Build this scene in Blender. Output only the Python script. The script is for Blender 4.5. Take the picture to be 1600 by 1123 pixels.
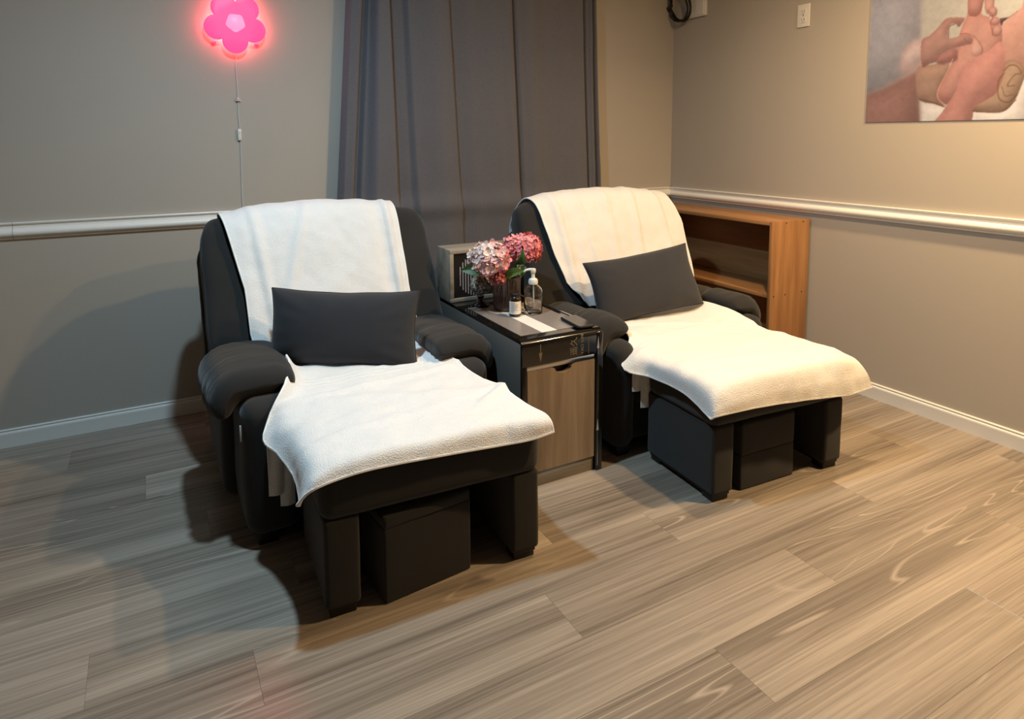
import bpy, bmesh, math, random
import numpy as np
from mathutils import Vector, Matrix, noise as mnoise

for o in list(bpy.data.objects):
    bpy.data.objects.remove(o)
random.seed(7)
rng = np.random.default_rng(7)
scene = bpy.context.scene
C = scene.collection

# ------------------------------------------------------------------ camera
# room corner (back wall / right wall / floor) is the world origin
yaw, pitch, roll = 0.503378, 0.109077, -0.005189
FPX, CYPX = 1033.53, 325.6
cyw, syw, cp, sp = math.cos(yaw), math.sin(yaw), math.cos(pitch), math.sin(pitch)
fw = Vector((syw*cp, cyw*cp, -sp)); rt = Vector((cyw, -syw, 0)); up = rt.cross(fw)
r2 = rt*math.cos(roll) + up*math.sin(roll); u2 = up*math.cos(roll) - rt*math.sin(roll)
cam_d = bpy.data.cameras.new('camera'); cam = bpy.data.objects.new('camera', cam_d); C.objects.link(cam)
M = Matrix((r2, u2, -fw)).transposed().to_4x4(); M.translation = Vector((-2.9699, -3.2572, 1.25))
cam.matrix_world = M
cam_d.sensor_fit = 'HORIZONTAL'; cam_d.sensor_width = 36.0
cam_d.lens = FPX*36/1600; cam_d.shift_y = -(561.5-CYPX)/1600
cam_d.clip_start = 0.05
scene.camera = cam

# ------------------------------------------------------------------ world, lights, exposure
world = bpy.data.worlds.new('world'); scene.world = world; world.use_nodes = True
world.node_tree.nodes['Background'].inputs[0].default_value = (0.8, 0.85, 0.9, 1)
world.node_tree.nodes['Background'].inputs[1].default_value = 0.05
scene.view_settings.view_transform = 'Standard'; scene.view_settings.look = 'None'
scene.view_settings.gamma = 1.0; scene.view_settings.use_curve_mapping = False
scene.view_settings.exposure = 0.12

def downlight(name, loc, power, col, size=0.13, aim=None, spread=180):
    d = bpy.data.lights.new(name, 'AREA'); d.shape = 'DISK'; d.size = size
    d.energy = power; d.color = col; d.spread = math.radians(spread)
    o = bpy.data.objects.new(name, d); C.objects.link(o); o.location = loc
    if aim: o.rotation_euler = (Vector(aim)-Vector(loc)).to_track_quat('-Z', 'Y').to_euler()
    return o
CEIL = 2.42
downlight('ceiling_lamp_cool', (-2.56, -1.45, CEIL-.02), 32, (0.56, 0.82, 1.0), .10, spread=170)
downlight('ceiling_lamp_warm', (-1.02, -1.78, CEIL-.02), 29, (1.0, 0.69, 0.38), .10)
downlight('ceiling_lamp_warm_front', (-0.46, -2.50, CEIL-.02), 50, (1.0, 0.68, 0.36), .10, spread=150)

# ------------------------------------------------------------------ helpers
ORG = {}
def srgb(r, g, b):
    f = lambda c: (c/255)/12.92 if c/255 <= .04045 else (((c/255)+.055)/1.055)**2.4
    return (f(r), f(g), f(b), 1)

def newmat(name):
    m = bpy.data.materials.new(name); m.use_nodes = True
    nt = m.node_tree; b = nt.nodes['Principled BSDF']
    return m, nt, b

def mat(name, col, rough=.6, metal=0, spec=.5, bump=None, var=0, sheen=0, trans=0, ior=1.45, emit=None, estr=0, scale=60, coat=0, alpha=1):
    """plain procedural material: base colour with faint noise variation and optional bump (scale, strength)"""
    m, nt, b = newmat(name)
    b.inputs['Base Color'].default_value = col
    b.inputs['Roughness'].default_value = rough
    b.inputs['Metallic'].default_value = metal
    b.inputs['Specular IOR Level'].default_value = spec
    b.inputs['Sheen Weight'].default_value = sheen
    b.inputs['Transmission Weight'].default_value = trans
    b.inputs['IOR'].default_value = ior
    b.inputs['Coat Weight'].default_value = coat
    b.inputs['Alpha'].default_value = alpha
    if emit:
        b.inputs['Emission Color'].default_value = emit; b.inputs['Emission Strength'].default_value = estr
    tc = nt.nodes.new('ShaderNodeTexCoord')
    if var:
        n = nt.nodes.new('ShaderNodeTexNoise'); n.inputs['Scale'].default_value = scale; n.inputs['Detail'].default_value = 4
        nt.links.new(tc.outputs['Object'], n.inputs['Vector'])
        mx = nt.nodes.new('ShaderNodeMix'); mx.data_type = 'RGBA'
        mx.inputs[6].default_value = tuple(c*(1-var) for c in col[:3])+(1,)
        mx.inputs[7].default_value = tuple(min(1, c*(1+var)) for c in col[:3])+(1,)
        nt.links.new(n.outputs['Fac'], mx.inputs[0]); nt.links.new(mx.outputs[2], b.inputs['Base Color'])
    if bump:
        n2 = nt.nodes.new('ShaderNodeTexNoise'); n2.inputs['Scale'].default_value = bump[0]; n2.inputs['Detail'].default_value = 3
        nt.links.new(tc.outputs['Object'], n2.inputs['Vector'])
        bp = nt.nodes.new('ShaderNodeBump'); bp.inputs['Strength'].default_value = bump[1]; bp.inputs['Distance'].default_value = bump[2] if len(bump) > 2 else .002
        nt.links.new(n2.outputs['Fac'], bp.inputs['Height']); nt.links.new(bp.outputs['Normal'], b.inputs['Normal'])
    return m

def wood(name, c1, c2, c3, rough=.45, stretch=(1, 14, 14), contour=8, cmix=.35, rnd=False, bump=.05, blot=1.3, spec=.5, fine=2.4, fst=1.0):
    """wood grain along the first axis of 'stretch' (the small number); contour lines of a stretched noise give cathedral figure"""
    m, nt, b = newmat(name); N = nt.nodes.new; L = nt.links.new
    tc = N('ShaderNodeTexCoord'); vec = tc.outputs['Object']
    if rnd:
        oi = N('ShaderNodeObjectInfo'); mul = N('ShaderNodeMath'); mul.operation = 'MULTIPLY'; mul.inputs[1].default_value = 57.0
        L(oi.outputs['Random'], mul.inputs[0]); cb = N('ShaderNodeCombineXYZ')
        for i in range(3): L(mul.outputs[0], cb.inputs[i])
        ad = N('ShaderNodeVectorMath'); ad.operation = 'ADD'; L(vec, ad.inputs[0]); L(cb.outputs[0], ad.inputs[1]); vec = ad.outputs[0]
    mp = N('ShaderNodeMapping'); mp.inputs['Scale'].default_value = stretch; L(vec, mp.inputs[0])
    n1 = N('ShaderNodeTexNoise'); n1.inputs['Scale'].default_value = blot; n1.inputs['Detail'].default_value = 1.5; n1.inputs['Distortion'].default_value = .25; L(mp.outputs[0], n1.inputs['Vector'])
    n2 = N('ShaderNodeTexNoise'); n2.inputs['Scale'].default_value = fine; n2.inputs['Detail'].default_value = 8; n2.inputs['Roughness'].default_value = .65; n2.inputs['Distortion'].default_value = .6
    mpf = N('ShaderNodeMapping'); mpf.inputs['Scale'].default_value = tuple(s_*(fst if s_ > 2 else 1) for s_ in stretch); L(vec, mpf.inputs[0]); L(mpf.outputs[0], n2.inputs['Vector'])
    rp = N('ShaderNodeValToRGB'); e = rp.color_ramp.elements
    e[0].position = .34; e[0].color = c1; e[1].position = .66; e[1].color = c3
    mid = rp.color_ramp.elements.new(.5); mid.color = c2
    mixf = N('ShaderNodeMix'); mixf.data_type = 'FLOAT'; mixf.inputs[0].default_value = .5
    L(n1.outputs['Fac'], mixf.inputs[2]); L(n2.outputs['Fac'], mixf.inputs[3]); L(mixf.outputs[0], rp.inputs[0])
    # contour lines
    mu = N('ShaderNodeMath'); mu.operation = 'MULTIPLY'; mu.inputs[1].default_value = contour; L(n1.outputs['Fac'], mu.inputs[0])
    fr = N('ShaderNodeMath'); fr.operation = 'PINGPONG'; fr.inputs[1].default_value = .5; L(mu.outputs[0], fr.inputs[0])
    mr = N('ShaderNodeMapRange'); mr.inputs['From Min'].default_value = .40; mr.inputs['From Max'].default_value = .5; L(fr.outputs[0], mr.inputs[0])
    n3 = N('ShaderNodeTexNoise'); n3.inputs['Scale'].default_value = .55; L(mp.outputs[0], n3.inputs['Vector'])
    mr3 = N('ShaderNodeMapRange'); mr3.inputs['From Min'].default_value = .52; mr3.inputs['From Max'].default_value = .64; L(n3.outputs['Fac'], mr3.inputs[0])
    mm = N('ShaderNodeMath'); mm.operation = 'MULTIPLY'; L(mr.outputs[0], mm.inputs[0]); L(mr3.outputs[0], mm.inputs[1])
    mm2 = N('ShaderNodeMath'); mm2.operation = 'MULTIPLY'; mm2.inputs[1].default_value = cmix; L(mm.outputs[0], mm2.inputs[0])
    mx = N('ShaderNodeMix'); mx.data_type = 'RGBA'; mx.inputs[7].default_value = tuple(min(1, c*1.18) for c in c3[:3])+(1,)
    # heartwood patches a little darker than the plain grain
    dk = N('ShaderNodeMix'); dk.data_type = 'RGBA'; dk.inputs[7].default_value = tuple(c*.82 for c in c1[:3])+(1,)
    dm = N('ShaderNodeMath'); dm.operation = 'MULTIPLY'; dm.inputs[1].default_value = cmix*.55; L(mr3.outputs[0], dm.inputs[0])
    L(dm.outputs[0], dk.inputs[0]); L(rp.outputs[0], dk.inputs[6])
    L(mm2.outputs[0], mx.inputs[0]); L(dk.outputs[2], mx.inputs[6])
    out = mx.outputs[2]
    if rnd:
        hsv = N('ShaderNodeHueSaturation'); vr = N('ShaderNodeMapRange'); vr.inputs['To Min'].default_value = .93; vr.inputs['To Max'].default_value = 1.06
        L(oi.outputs['Random'], vr.inputs[0]); L(vr.outputs[0], hsv.inputs['Value']); L(out, hsv.inputs['Color']); out = hsv.outputs[0]
    L(out, b.inputs['Base Color']); b.inputs['Roughness'].default_value = rough; b.inputs['Specular IOR Level'].default_value = spec
    if bump:
        bp = N('ShaderNodeBump'); bp.inputs['Strength'].default_value = bump; bp.inputs['Distance'].default_value = .002
        L(n2.outputs['Fac'], bp.inputs['Height']); L(bp.outputs[0], b.inputs['Normal'])
    return m

def mesh_obj(name, verts, faces, material, parent=None, smooth=True, mats=None, midx=None, sharp=None):
    verts = np.asarray(verts, float)
    org = ORG.get(parent.name, Vector((0, 0, 0))) if parent else Vector((0, 0, 0))
    me = bpy.data.meshes.new(name)
    me.from_pydata((verts-np.array(org)).tolist(), [], [list(map(int, f)) for f in faces])
    me.materials.append(material)
    if mats:
        for m_ in mats: me.materials.append(m_)
    bm = bmesh.new(); bm.from_mesh(me)
    bmesh.ops.recalc_face_normals(bm, faces=bm.faces)
    bm.to_mesh(me); bm.free()
    if midx is not None: me.polygons.foreach_set('material_index', midx)
    if smooth:
        me.polygons.foreach_set('use_smooth', [True]*len(me.polygons))
        me.set_sharp_from_angle(angle=math.radians(sharp if sharp else 50))
    o = bpy.data.objects.new(name, me); C.objects.link(o)
    if parent:
        o.parent = parent; ORG[o.name] = org
    return o

def tag(o, label, cat, group=None):
    o['label'] = label; o['category'] = cat
    if group: o['group'] = group
    return o
def struct(o):
    o['kind'] = 'structure'; return o
def thing(name, label, cat, loc, group=None):
    o = bpy.data.objects.new(name, None); C.objects.link(o); o.location = loc; o.empty_display_size = .05
    ORG[o.name] = Vector(loc)
    return tag(o, label, cat, group)

class MB:
    """collects shapes into one mesh (world coordinates)"""
    def __init__(s): s.v = []; s.f = []
    def add(s, v, f):
        n = len(s.v); s.v += [tuple(x) for x in v]; s.f += [[i+n for i in q] for q in f]; return s
    def box(s, x0, x1, y0, y1, z0, z1, b=.0015):
        if b <= 0:
            v = [(x, y, z) for z in (z0, z1) for y in (y0, y1) for x in (x0, x1)]
            return s.add(v, [[0, 2, 3, 1], [4, 5, 7, 6], [0, 1, 5, 4], [2, 6, 7, 3], [0, 4, 6, 2], [1, 3, 7, 5]])
        bm = bmesh.new(); bmesh.ops.create_cube(bm, size=1)
        for w in bm.verts: w.co = Vector(((x0+x1)/2+w.co.x*(x1-x0), (y0+y1)/2+w.co.y*(y1-y0), (z0+z1)/2+w.co.z*(z1-z0)))
        bmesh.ops.bevel(bm, geom=bm.edges[:], offset=b, segments=2, affect='EDGES', profile=.5)
        bm.verts.ensure_lookup_table(); bm.verts.index_update()
        s.add([w.co[:] for w in bm.verts], [[w.index for w in f.verts] for f in bm.faces]); bm.free(); return s
    def tube(s, pts, r, n=8, cap=True):
        P = np.asarray(pts, float); k = len(P); rr = np.broadcast_to(np.asarray(r, float), (k,))
        T = np.gradient(P, axis=0); T /= np.linalg.norm(T, axis=1)[:, None]+1e-12
        ref = np.array([0, 0, 1.]) if abs(T[0][2]) < .9 else np.array([1., 0, 0]); V = []
        a = np.cross(T[0], ref); a /= np.linalg.norm(a)
        for i in range(k):
            a = a-T[i]*(a@T[i]); a /= np.linalg.norm(a)+1e-12; b_ = np.cross(T[i], a)
            for j in range(n):
                t = 2*math.pi*j/n; V.append(P[i]+rr[i]*(math.cos(t)*a+math.sin(t)*b_))
        F = [[i*n+j, i*n+(j+1) % n, (i+1)*n+(j+1) % n, (i+1)*n+j] for i in range(k-1) for j in range(n)]
        if cap: F += [list(range(n))[::-1], [(k-1)*n+j for j in range(n)]]
        return s.add(V, F)
    def lathe(s, prof, cx, cy, n=28, lobes=0, lobe=0, cap0=True, cap1=True):
        V = []; k = len(prof)
        for r, z in prof:
            for j in range(n):
                t = 2*math.pi*j/n; rr = r*(1+lobe*math.cos(lobes*t)) if lobes else r
                V.append((cx+rr*math.cos(t), cy+rr*math.sin(t), z))
        F = [[i*n+j, i*n+(j+1) % n, (i+1)*n+(j+1) % n, (i+1)*n+j] for i in range(k-1) for j in range(n)]
        if cap0: F.append(list(range(n))[::-1])
        if cap1: F.append([(k-1)*n+j for j in range(n)])
        return s.add(V, F)
    def prism(s, poly, axis, a, b):
        """extrude a 2D outline along an axis between a and b"""
        n = len(poly); V = []
        for t in (a, b):
            for p_, q_ in poly:
                V.append({'x': (t, p_, q_), 'y': (p_, t, q_), 'z': (p_, q_, t)}[axis])
        F = [[i, (i+1) % n, n+(i+1) % n, n+i] for i in range(n)]+[list(range(n))[::-1], [n+i for i in range(n)]]
        return s.add(V, F)
    def grid(s, G):
        a, b_ = G.shape[:2]
        return s.add(G.reshape(-1, 3), [[i*b_+j, i*b_+j+1, (i+1)*b_+j+1, (i+1)*b_+j] for i in range(a-1) for j in range(b_-1)])
    def loft(s, loops, cap=True):
        n = len(loops[0]); k = len(loops); V = [p_ for l in loops for p_ in l]
        F = [[i*n+j, i*n+(j+1) % n, (i+1)*n+(j+1) % n, (i+1)*n+j] for i in range(k-1) for j in range(n)]
        if cap: F += [list(range(n))[::-1], [(k-1)*n+j for j in range(n)]]
        return s.add(V, F)
    def xf(s, fn): s.v = [tuple(fn(np.array(v))) for v in s.v]; return s
    def wob(s, amp, freq, seed=0):
        out = []
        for v in s.v:
            d = mnoise.noise_vector(Vector(v)*freq+Vector((seed*3.1, seed*7.7, seed)))
            out.append((v[0]+d.x*amp, v[1]+d.y*amp, v[2]+d.z*amp))
        s.v = out; return s
    def build(s, name, m, parent=None, **k): return mesh_obj(name, s.v, s.f, m, parent, **k)

def rbox(x0, x1, y0, y1, z0, z1, r, puff=(0, 0, 0), nin=8, nr=4):
    """soft upholstered box: rounded edges, faces puffed outwards"""
    h = np.array([(x1-x0)/2, (y1-y0)/2, (z1-z0)/2]); c = np.array([(x0+x1)/2, (y0+y1)/2, (z0+z1)/2]); r = min(r, *(h*.98))
    def axis(hh):
        inn = np.linspace(-(hh-r), hh-r, nin+1)
        t = np.sin(np.linspace(0, math.pi/2, nr+1)[1:])  # denser at edge
        ed = (hh-r)+r*np.tan(np.linspace(0, math.pi/4, nr+1)[1:])
        return np.concatenate([-ed[::-1], inn, ed])
    A = [axis(hh) for hh in h]; mb = MB()
    for ax in range(3):
        o1, o2 = [(1, 2), (2, 0), (0, 1)][ax]
        for sg in (-1, 1):
            U, W = np.meshgrid(A[o1], A[o2], indexing='ij'); P = np.zeros(U.shape+(3,))
            P[..., ax] = sg*h[ax]; P[..., o1] = U; P[..., o2] = W
            q = np.clip(P, -(h-r), h-r); d = P-q; d /= np.linalg.norm(d, axis=-1, keepdims=True)+1e-12
            Q = q+r*d
            for a2 in range(3):
                others = [i for i in range(3) if i != a2]
                w = np.prod([1-(Q[..., i]/h[i])**2 for i in others], axis=0)
                Q[..., a2] += puff[a2]*np.clip(w, 0, 1)*np.clip(Q[..., a2]/h[a2], -1, 1)
            mb.grid(Q+c)
    bm = bmesh.new(); vs = [bm.verts.new(v) for v in mb.v]
    for f in mb.f: bm.faces.new([vs[i] for i in f])
    bmesh.ops.remove_doubles(bm, verts=bm.verts, dist=1e-5); bm.verts.index_update()
    out = MB(); out.add([v.co[:] for v in bm.verts], [[v.index for v in f.verts] for f in bm.faces]); bm.free()
    return out

def superloop(n, hw, hh, e):
    out = []
    for j in range(n):
        t = 2*math.pi*j/n; c_, s_ = math.cos(t), math.sin(t)
        out.append((hw*math.copysign(abs(c_)**(2/e), c_), hh*math.copysign(abs(s_)**(2/e), s_)))
    return out

def catmull(P, n):
    """resample control points (k, ..., d) to n samples along axis 0"""
    P = np.asarray(P, float); k = len(P); E = np.concatenate([(2*P[0]-P[1])[None], P, (2*P[-1]-P[-2])[None]])
    t = np.linspace(0, k-1, n); i = np.minimum(t.astype(int), k-2); f = (t-i).reshape((-1,)+(1,)*(P.ndim-1))
    a, b, c, d = E[i], E[i+1], E[i+2], E[i+3]
    return .5*((2*b)+(c-a)*f+(2*a-5*b+4*c-d)*f*f+(3*b-a-3*c+d)*f**3)

def cloth(G, thick):
    """closed sheet with thickness from a point grid G (a, b, 3)"""
    du = np.gradient(G, axis=0); dv = np.gradient(G, axis=1); nn = np.cross(du, dv); nn /= np.linalg.norm(nn, axis=-1, keepdims=True)+1e-12
    a, b_ = G.shape[:2]
    mb = MB(); V = np.concatenate([(G+nn*thick/2).reshape(-1, 3), (G-nn*thick/2).reshape(-1, 3)])
    n = a*b_; F = []
    for i in range(a-1):
        for j in range(b_-1):
            q = [i*b_+j, i*b_+j+1, (i+1)*b_+j+1, (i+1)*b_+j]; F.append(q); F.append([x+n for x in q[::-1]])
    rim = [(0, j) for j in range(b_)]+[(i, b_-1) for i in range(1, a)]+[(a-1, j) for j in range(b_-2, -1, -1)]+[(i, 0) for i in range(a-2, 0, -1)]
    rim = [i*b_+j for i, j in rim]
    for x, y in zip(rim, rim[1:]+rim[:1]): F.append([y, x, x+n, y+n])
    return mb.add(V, F)

def text_mesh(body, size, extrude=.0003):
    cu = bpy.data.curves.new('t', 'FONT'); cu.body = body; cu.size = size; cu.extrude = extrude; cu.align_x = 'LEFT'
    o = bpy.data.objects.new('t', cu); C.objects.link(o)
    dg = bpy.context.evaluated_depsgraph_get(); me = bpy.data.meshes.new_from_object(o.evaluated_get(dg))
    V = np.array([v.co[:] for v in me.vertices]) if len(me.vertices) else np.zeros((0, 3)); F = [list(p_.vertices) for p_ in me.polygons]
    bpy.data.objects.remove(o); bpy.data.curves.remove(cu); bpy.data.meshes.remove(me)
    return V, F

# ------------------------------------------------------------------ materials
M_wall = mat('wall_paint', srgb(172, 164, 153), .75, spec=.25, bump=(220, .08, .0006), var=.015, scale=2)
M_ceil = mat('ceiling_paint', srgb(176, 173, 167), .9, bump=(150, .1), var=.01)
M_trim = mat('white_trim_paint', srgb(226, 224, 218), .35, var=.01, scale=5)
M_plank = wood('vinyl_plank', srgb(98, 88, 78), srgb(140, 129, 116), srgb(171, 159, 144), .22, (.9, 12, 12), 19, .62, True, .10, .6, .45, 1.6, 5.0)
M_sub = mat('plank_joint', srgb(112, 102, 90), .8, var=.05)
M_curt = mat('curtain_weave', srgb(97, 95, 99), .9, bump=(420, .8, .003), var=.24, sheen=.15, scale=170)
M_fab = mat('charcoal_fabric', srgb(41, 40, 39), .92, bump=(700, .35, .001), var=.12, sheen=.15, scale=9, spec=.2)
M_fab2 = mat('charcoal_shell_fabric', srgb(36, 36, 37), .92, bump=(700, .35, .001), var=.12, sheen=.2, scale=9, spec=.2)
M_pil = mat('dark_pillow_cloth', srgb(48, 48, 51), .9, bump=(1100, .4, .0008), var=.08, sheen=.2, scale=14, spec=.2)
M_foot = mat('black_plastic_foot', srgb(24, 22, 21), .5, var=.05)
M_towel = mat('white_terry', srgb(224, 222, 219), .95, bump=(330, .7, .004), var=.05, sheen=.3, scale=200, spec=.1)
M_hem = mat('towel_hem', srgb(238, 236, 230), .9, bump=(900, .3, .001), var=.01)
M_pine = wood('orange_laminate', srgb(136, 95, 58), srgb(156, 112, 70), srgb(174, 130, 86), .42, (16, 16, 1.2), 9, .12, False, .03, 1.0)
M_pineh = wood('orange_laminate_level', srgb(136, 95, 58), srgb(156, 112, 70), srgb(174, 130, 86), .42, (16, 1.2, 16), 9, .12, False, .03, 1.0)
M_screw = mat('screw_head', srgb(70, 42, 20), .5, var=.05)
M_door = wood('walnut_grain', srgb(112, 96, 80), srgb(138, 121, 103), srgb(156, 140, 121), .5, (13, 13, .9), 10, .18, False, .03, .9)
M_gwood = wood('grey_wood', srgb(112, 104, 92), srgb(138, 129, 115), srgb(152, 142, 126), .5, (1, 14, 14), 7, .1, False, .03, 1.0)
M_gpan = mat('slate_side_panel', srgb(88, 86, 82), .55, var=.06, scale=12)
M_blk = mat('black_gloss', srgb(14, 13, 12), .12, spec=.6, var=.02, coat=.3)
M_blkm = mat('black_matt', srgb(16, 15, 15), .5, var=.04)
M_tile = mat('grey_marble_inset', srgb(122, 114, 110), .28, var=.16, scale=14)
M_tilew = mat('white_marble_inset', srgb(222, 220, 214), .25, var=.04, scale=20)
M_chr = mat('chrome', srgb(205, 203, 200), .18, metal=1, var=.01)
M_gold = mat('gold_print', srgb(128, 116, 84), .45, metal=.3, var=.05)
M_whp = mat('white_print', srgb(205, 200, 196), .5, var=.02)
M_greyp = mat('grey_print', srgb(160, 156, 160), .5, var=.02)
M_plas = mat('white_plastic', srgb(216, 212, 204), .35, var=.01)
M_hole = mat('dark_slot', srgb(30, 26, 22), .7, var=.05)
M_cable = mat('black_cable', srgb(20, 20, 20), .4, var=.05)
M_cord = mat('white_cord', srgb(200, 196, 190), .5, var=.02)
M_amber = mat('amber_glass', srgb(38, 22, 14), .08, spec=.6, var=.05, coat=.4)
M_label = mat('paper_label', srgb(225, 218, 210), .7, var=.02)
M_ink = mat('label_ink', srgb(120, 112, 108), .7, var=.02)
M_leaf = mat('leaf_green', srgb(62, 88, 44), .5, var=.25, scale=40)
M_stem = mat('stem_green', srgb(88, 110, 60), .6, var=.15)
M_scr = mat('phone_screen', srgb(34, 30, 34), .14, spec=.5, var=.02)

# ------------------------------------------------------------------ the room
RX0, RY0 = -5.2, -6.2
struct(MB().box(RX0-.1, .1, 0, .12, -.05, CEIL+.05, 0).build('wall_back', M_wall, smooth=False))
struct(MB().box(0, .12, RY0, 0, -.05, CEIL+.05, 0).build('wall_right', M_wall, smooth=False))
struct(MB().box(RX0-.12, RX0, RY0, 0, -.05, CEIL+.05, 0).build('wall_left', M_wall, smooth=False))
struct(MB().box(RX0-.1, .1, RY0-.12, RY0, -.05, CEIL+.05, 0).build('wall_front', M_wall, smooth=False))
struct(MB().box(RX0-.1, .1, RY0-.1, .1, CEIL, CEIL+.1, 0).build('ceiling', M_ceil, smooth=False))
floor = struct(MB().box(RX0, 0, RY0, 0, -.06, -.0035, 0).build('floor', M_sub, smooth=False))
# planks: 1.22 x 0.182, running along the back wall, every plank its own piece
PW, PL, GAP = .182, 1.22, .0003
def plank_mesh(ln):
    mb = MB(); h = ln/2-GAP/2; w = PW/2-GAP/2; b = .0003
    top = [(-h+b, -w+b, 0), (h-b, -w+b, 0), (h-b, w-b, 0), (-h+b, w-b, 0)]
    low = [(-h, -w, -b), (h, -w, -b), (h, w, -b), (-h, w, -b)]
    bot = [(-h, -w, -.0036), (h, -w, -.0036), (h, w, -.0036), (-h, w, -.0036)]
    mb.add(top+low+bot, [[0, 1, 2, 3]]+[[i, i+4, (i+1) % 4+4, (i+1) % 4] for i in range(4)]+[[i+4, i+8, (i+1) % 4+8, (i+1) % 4+4] for i in range(4)])
    me = bpy.data.meshes.new('plank'); me.from_pydata(mb.v, [], mb.f); me.materials.append(M_plank); me.update()
    return me
full = plank_mesh(PL); row = 0; y = -PW/2; offs = [.37, .86, .12, .60, 1.05, .42, .95, .22, .72]
while y > -4.4:
    x = -offs[row % 9]*1.0
    segs = [(x, 0.0)]
    while x > -4.6: segs.append((x-PL, x)); x -= PL
    for a, b in segs:
        ln = b-a
        me = full if abs(ln-PL) < 1e-6 else plank_mesh(ln)
        o = bpy.data.objects.new('plank', me); C.objects.link(o); o.parent = floor; o.location = ((a+b)/2, y, 0)
    row += 1; y -= PW
# chair rail and baseboard profiles (distance from the wall, height)
def arc(cx, cz, r, a0, a1, n=7): return [(cx+r*math.cos(math.radians(a0+(a1-a0)*i/n)), cz+r*math.sin(math.radians(a0+(a1-a0)*i/n))) for i in range(n+1)]
rail = [(0, .918), (.016, .918), (.0175, .915), (.016, .911), (.010, .908), (.008, .900), (.009, .893)]+arc(.012, .876, .0155, 80, -70, 9)+[(.009, .858), (.010, .853), (.006, .849), (0, .848)]
base = [(0, .074), (.006, .074), (.009, .0715), (.009, .069), (.006, .067), (.006, .064), (.012, .061), (.014, .057), (.0135, .053), (.0135, 0), (0, 0)]
def along_back(prof, x0, x1): return MB().prism([(-d, z) for d, z in prof], 'x', x0, x1)
def along_right(prof, y0, y1): return MB().prism([(-d, z) for d, z in prof], 'y', y0, y1)
struct(along_back(rail, -3.452, -.0).build('trim_1', M_trim, sharp=35))
struct(along_back(rail, RX0, -3.4535).build('trim_2', M_trim, sharp=35))
struct(along_right(rail, RY0, -.0).build('trim_3', M_trim, sharp=35))
struct(along_back(base, RX0, 0).build('baseboard_back', M_trim, sharp=35))
struct(along_right(base, RY0, 0).build('baseboard_right', M_trim, sharp=35))

# ------------------------------------------------------------------ curtains
def curtain(name, label, xt, xb, dep, z0=.03, z1=CEIL-.002, nz=110, per=10, seed=0):
    xt, xb, dep = map(np.array, (xt, xb, dep)); k = len(xt)
    U = np.concatenate([np.linspace(i, i+1, per, endpoint=False) for i in range(k-1)]+[[k-1]])
    i0 = np.minimum(U.astype(int), k-2); f = U-i0; sm = f*f*(3-2*f)
    G = np.zeros((nz, len(U), 3))
    for a, z in enumerate(np.linspace(z1, z0, nz)):
        t = np.clip((1.98-z)/1.05, -.4, 1.5)
        xs = xt+(xb-xt)*t
        x = xs[i0]*(1-f)+xs[i0+1]*f
        d = 1.35*(dep[i0]*(1-sm)+dep[i0+1]*sm)
        d = d*(1.0-.25*max(0, .9-z))
        bulge = .018*math.exp(-((z-.885)/.05)**2)          # pushed out where it passes the chair rail
        wr = np.array([mnoise.noise(Vector((xx*3.0, z*1.1, seed)))*.012+mnoise.noise(Vector((xx*9, z*9, seed+4)))*.0022*(1+2*math.exp(-((z-.88)/.1)**2)) for xx in x])
        G[a, :, 0] = x; G[a, :, 1] = -.040-d-bulge+wr; G[a, :, 2] = z
    o = cloth(G, .0022).build(name, M_curt, sharp=70)
    return tag(o, label, 'curtain', 'grey curtains on the back wall')
curtain('curtain', 'wide grey woven curtain panel behind the left massage chair and flowers',
        [-2.095, -2.075, -2.035, -2.005, -1.985, -1.955, -1.915, -1.89, -1.83, -1.80, -1.67, -1.60, -1.585, -1.46, -1.32, -1.262, -1.235],
        [-2.175, -2.150, -2.115, -2.085, -2.060, -1.99, -1.895, -1.855, -1.80, -1.76, -1.62, -1.545, -1.525, -1.42, -1.27, -1.205, -1.185],
        [.010, .040, .045, .006, .030, .070, .072, .012, .020, .040, .060, .052, .018, .034, .052, .060, .050], seed=1)
curtain('curtain', 'narrower grey curtain panel gathered at its right edge, behind the right massage chair',
        [-1.262, -1.235, -1.19, -1.12, -1.02, -.92, -.83, -.775, -.765, -.735, -.715, -.70, -.68, -.652],
        [-1.212, -1.180, -1.13, -1.07, -.98, -.89, -.80, -.735, -.722, -.705, -.680, -.655, -.630, -.605],
        [.002, .006, .034, .046, .034, .040, .048, .050, .012, .040, .052, .010, .044, .012], seed=5)

# ------------------------------------------------------------------ flower wall lamp
LC = Vector((-2.592, 0, 1.753))
lamp = thing('flower_lamp', 'glowing pink flower shaped wall lamp with pale centre and hanging white cord', 'lamp', (LC.x, 0, LC.z))
def flower_outline(R, r, n=5, per=16, rot=0):
    """union outline of n overlapping petal circles"""
    pts = []
    for k in range(n):
        a = rot+2*math.pi*k/n; a2 = math.pi/n
        # petal circle centre at distance R, radius r: arc until it meets the neighbour
        s = R*math.sin(a2); co = R*math.cos(a2); h = math.sqrt(r*r-s*s); X = co+h
        th = math.atan2(X*math.sin(a2), X*math.cos(a2)-R)
        for j in range(per):
            t = -th+2*th*j/per
            px_, pz_ = R+r*math.cos(t), r*math.sin(t)
            pts.append((px_*math.cos(a)-pz_*math.sin(a), px_*math.sin(a)+pz_*math.cos(a)))
    return pts
M_pink = mat('pink_lamp_shade', srgb(190, 40, 90), .4, emit=(1, .0105, .036, 1), estr=7, var=.01)
M_pinkc = mat('pale_pink_lamp_centre', srgb(190, 90, 130), .4, emit=(1, .27, .46, 1), estr=1.1, var=.01)
M_pinkb = mat('lamp_light_chamber', srgb(255, 120, 130), .5, emit=(1, .27, .29, 1), estr=13.0, var=.01)
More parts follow.
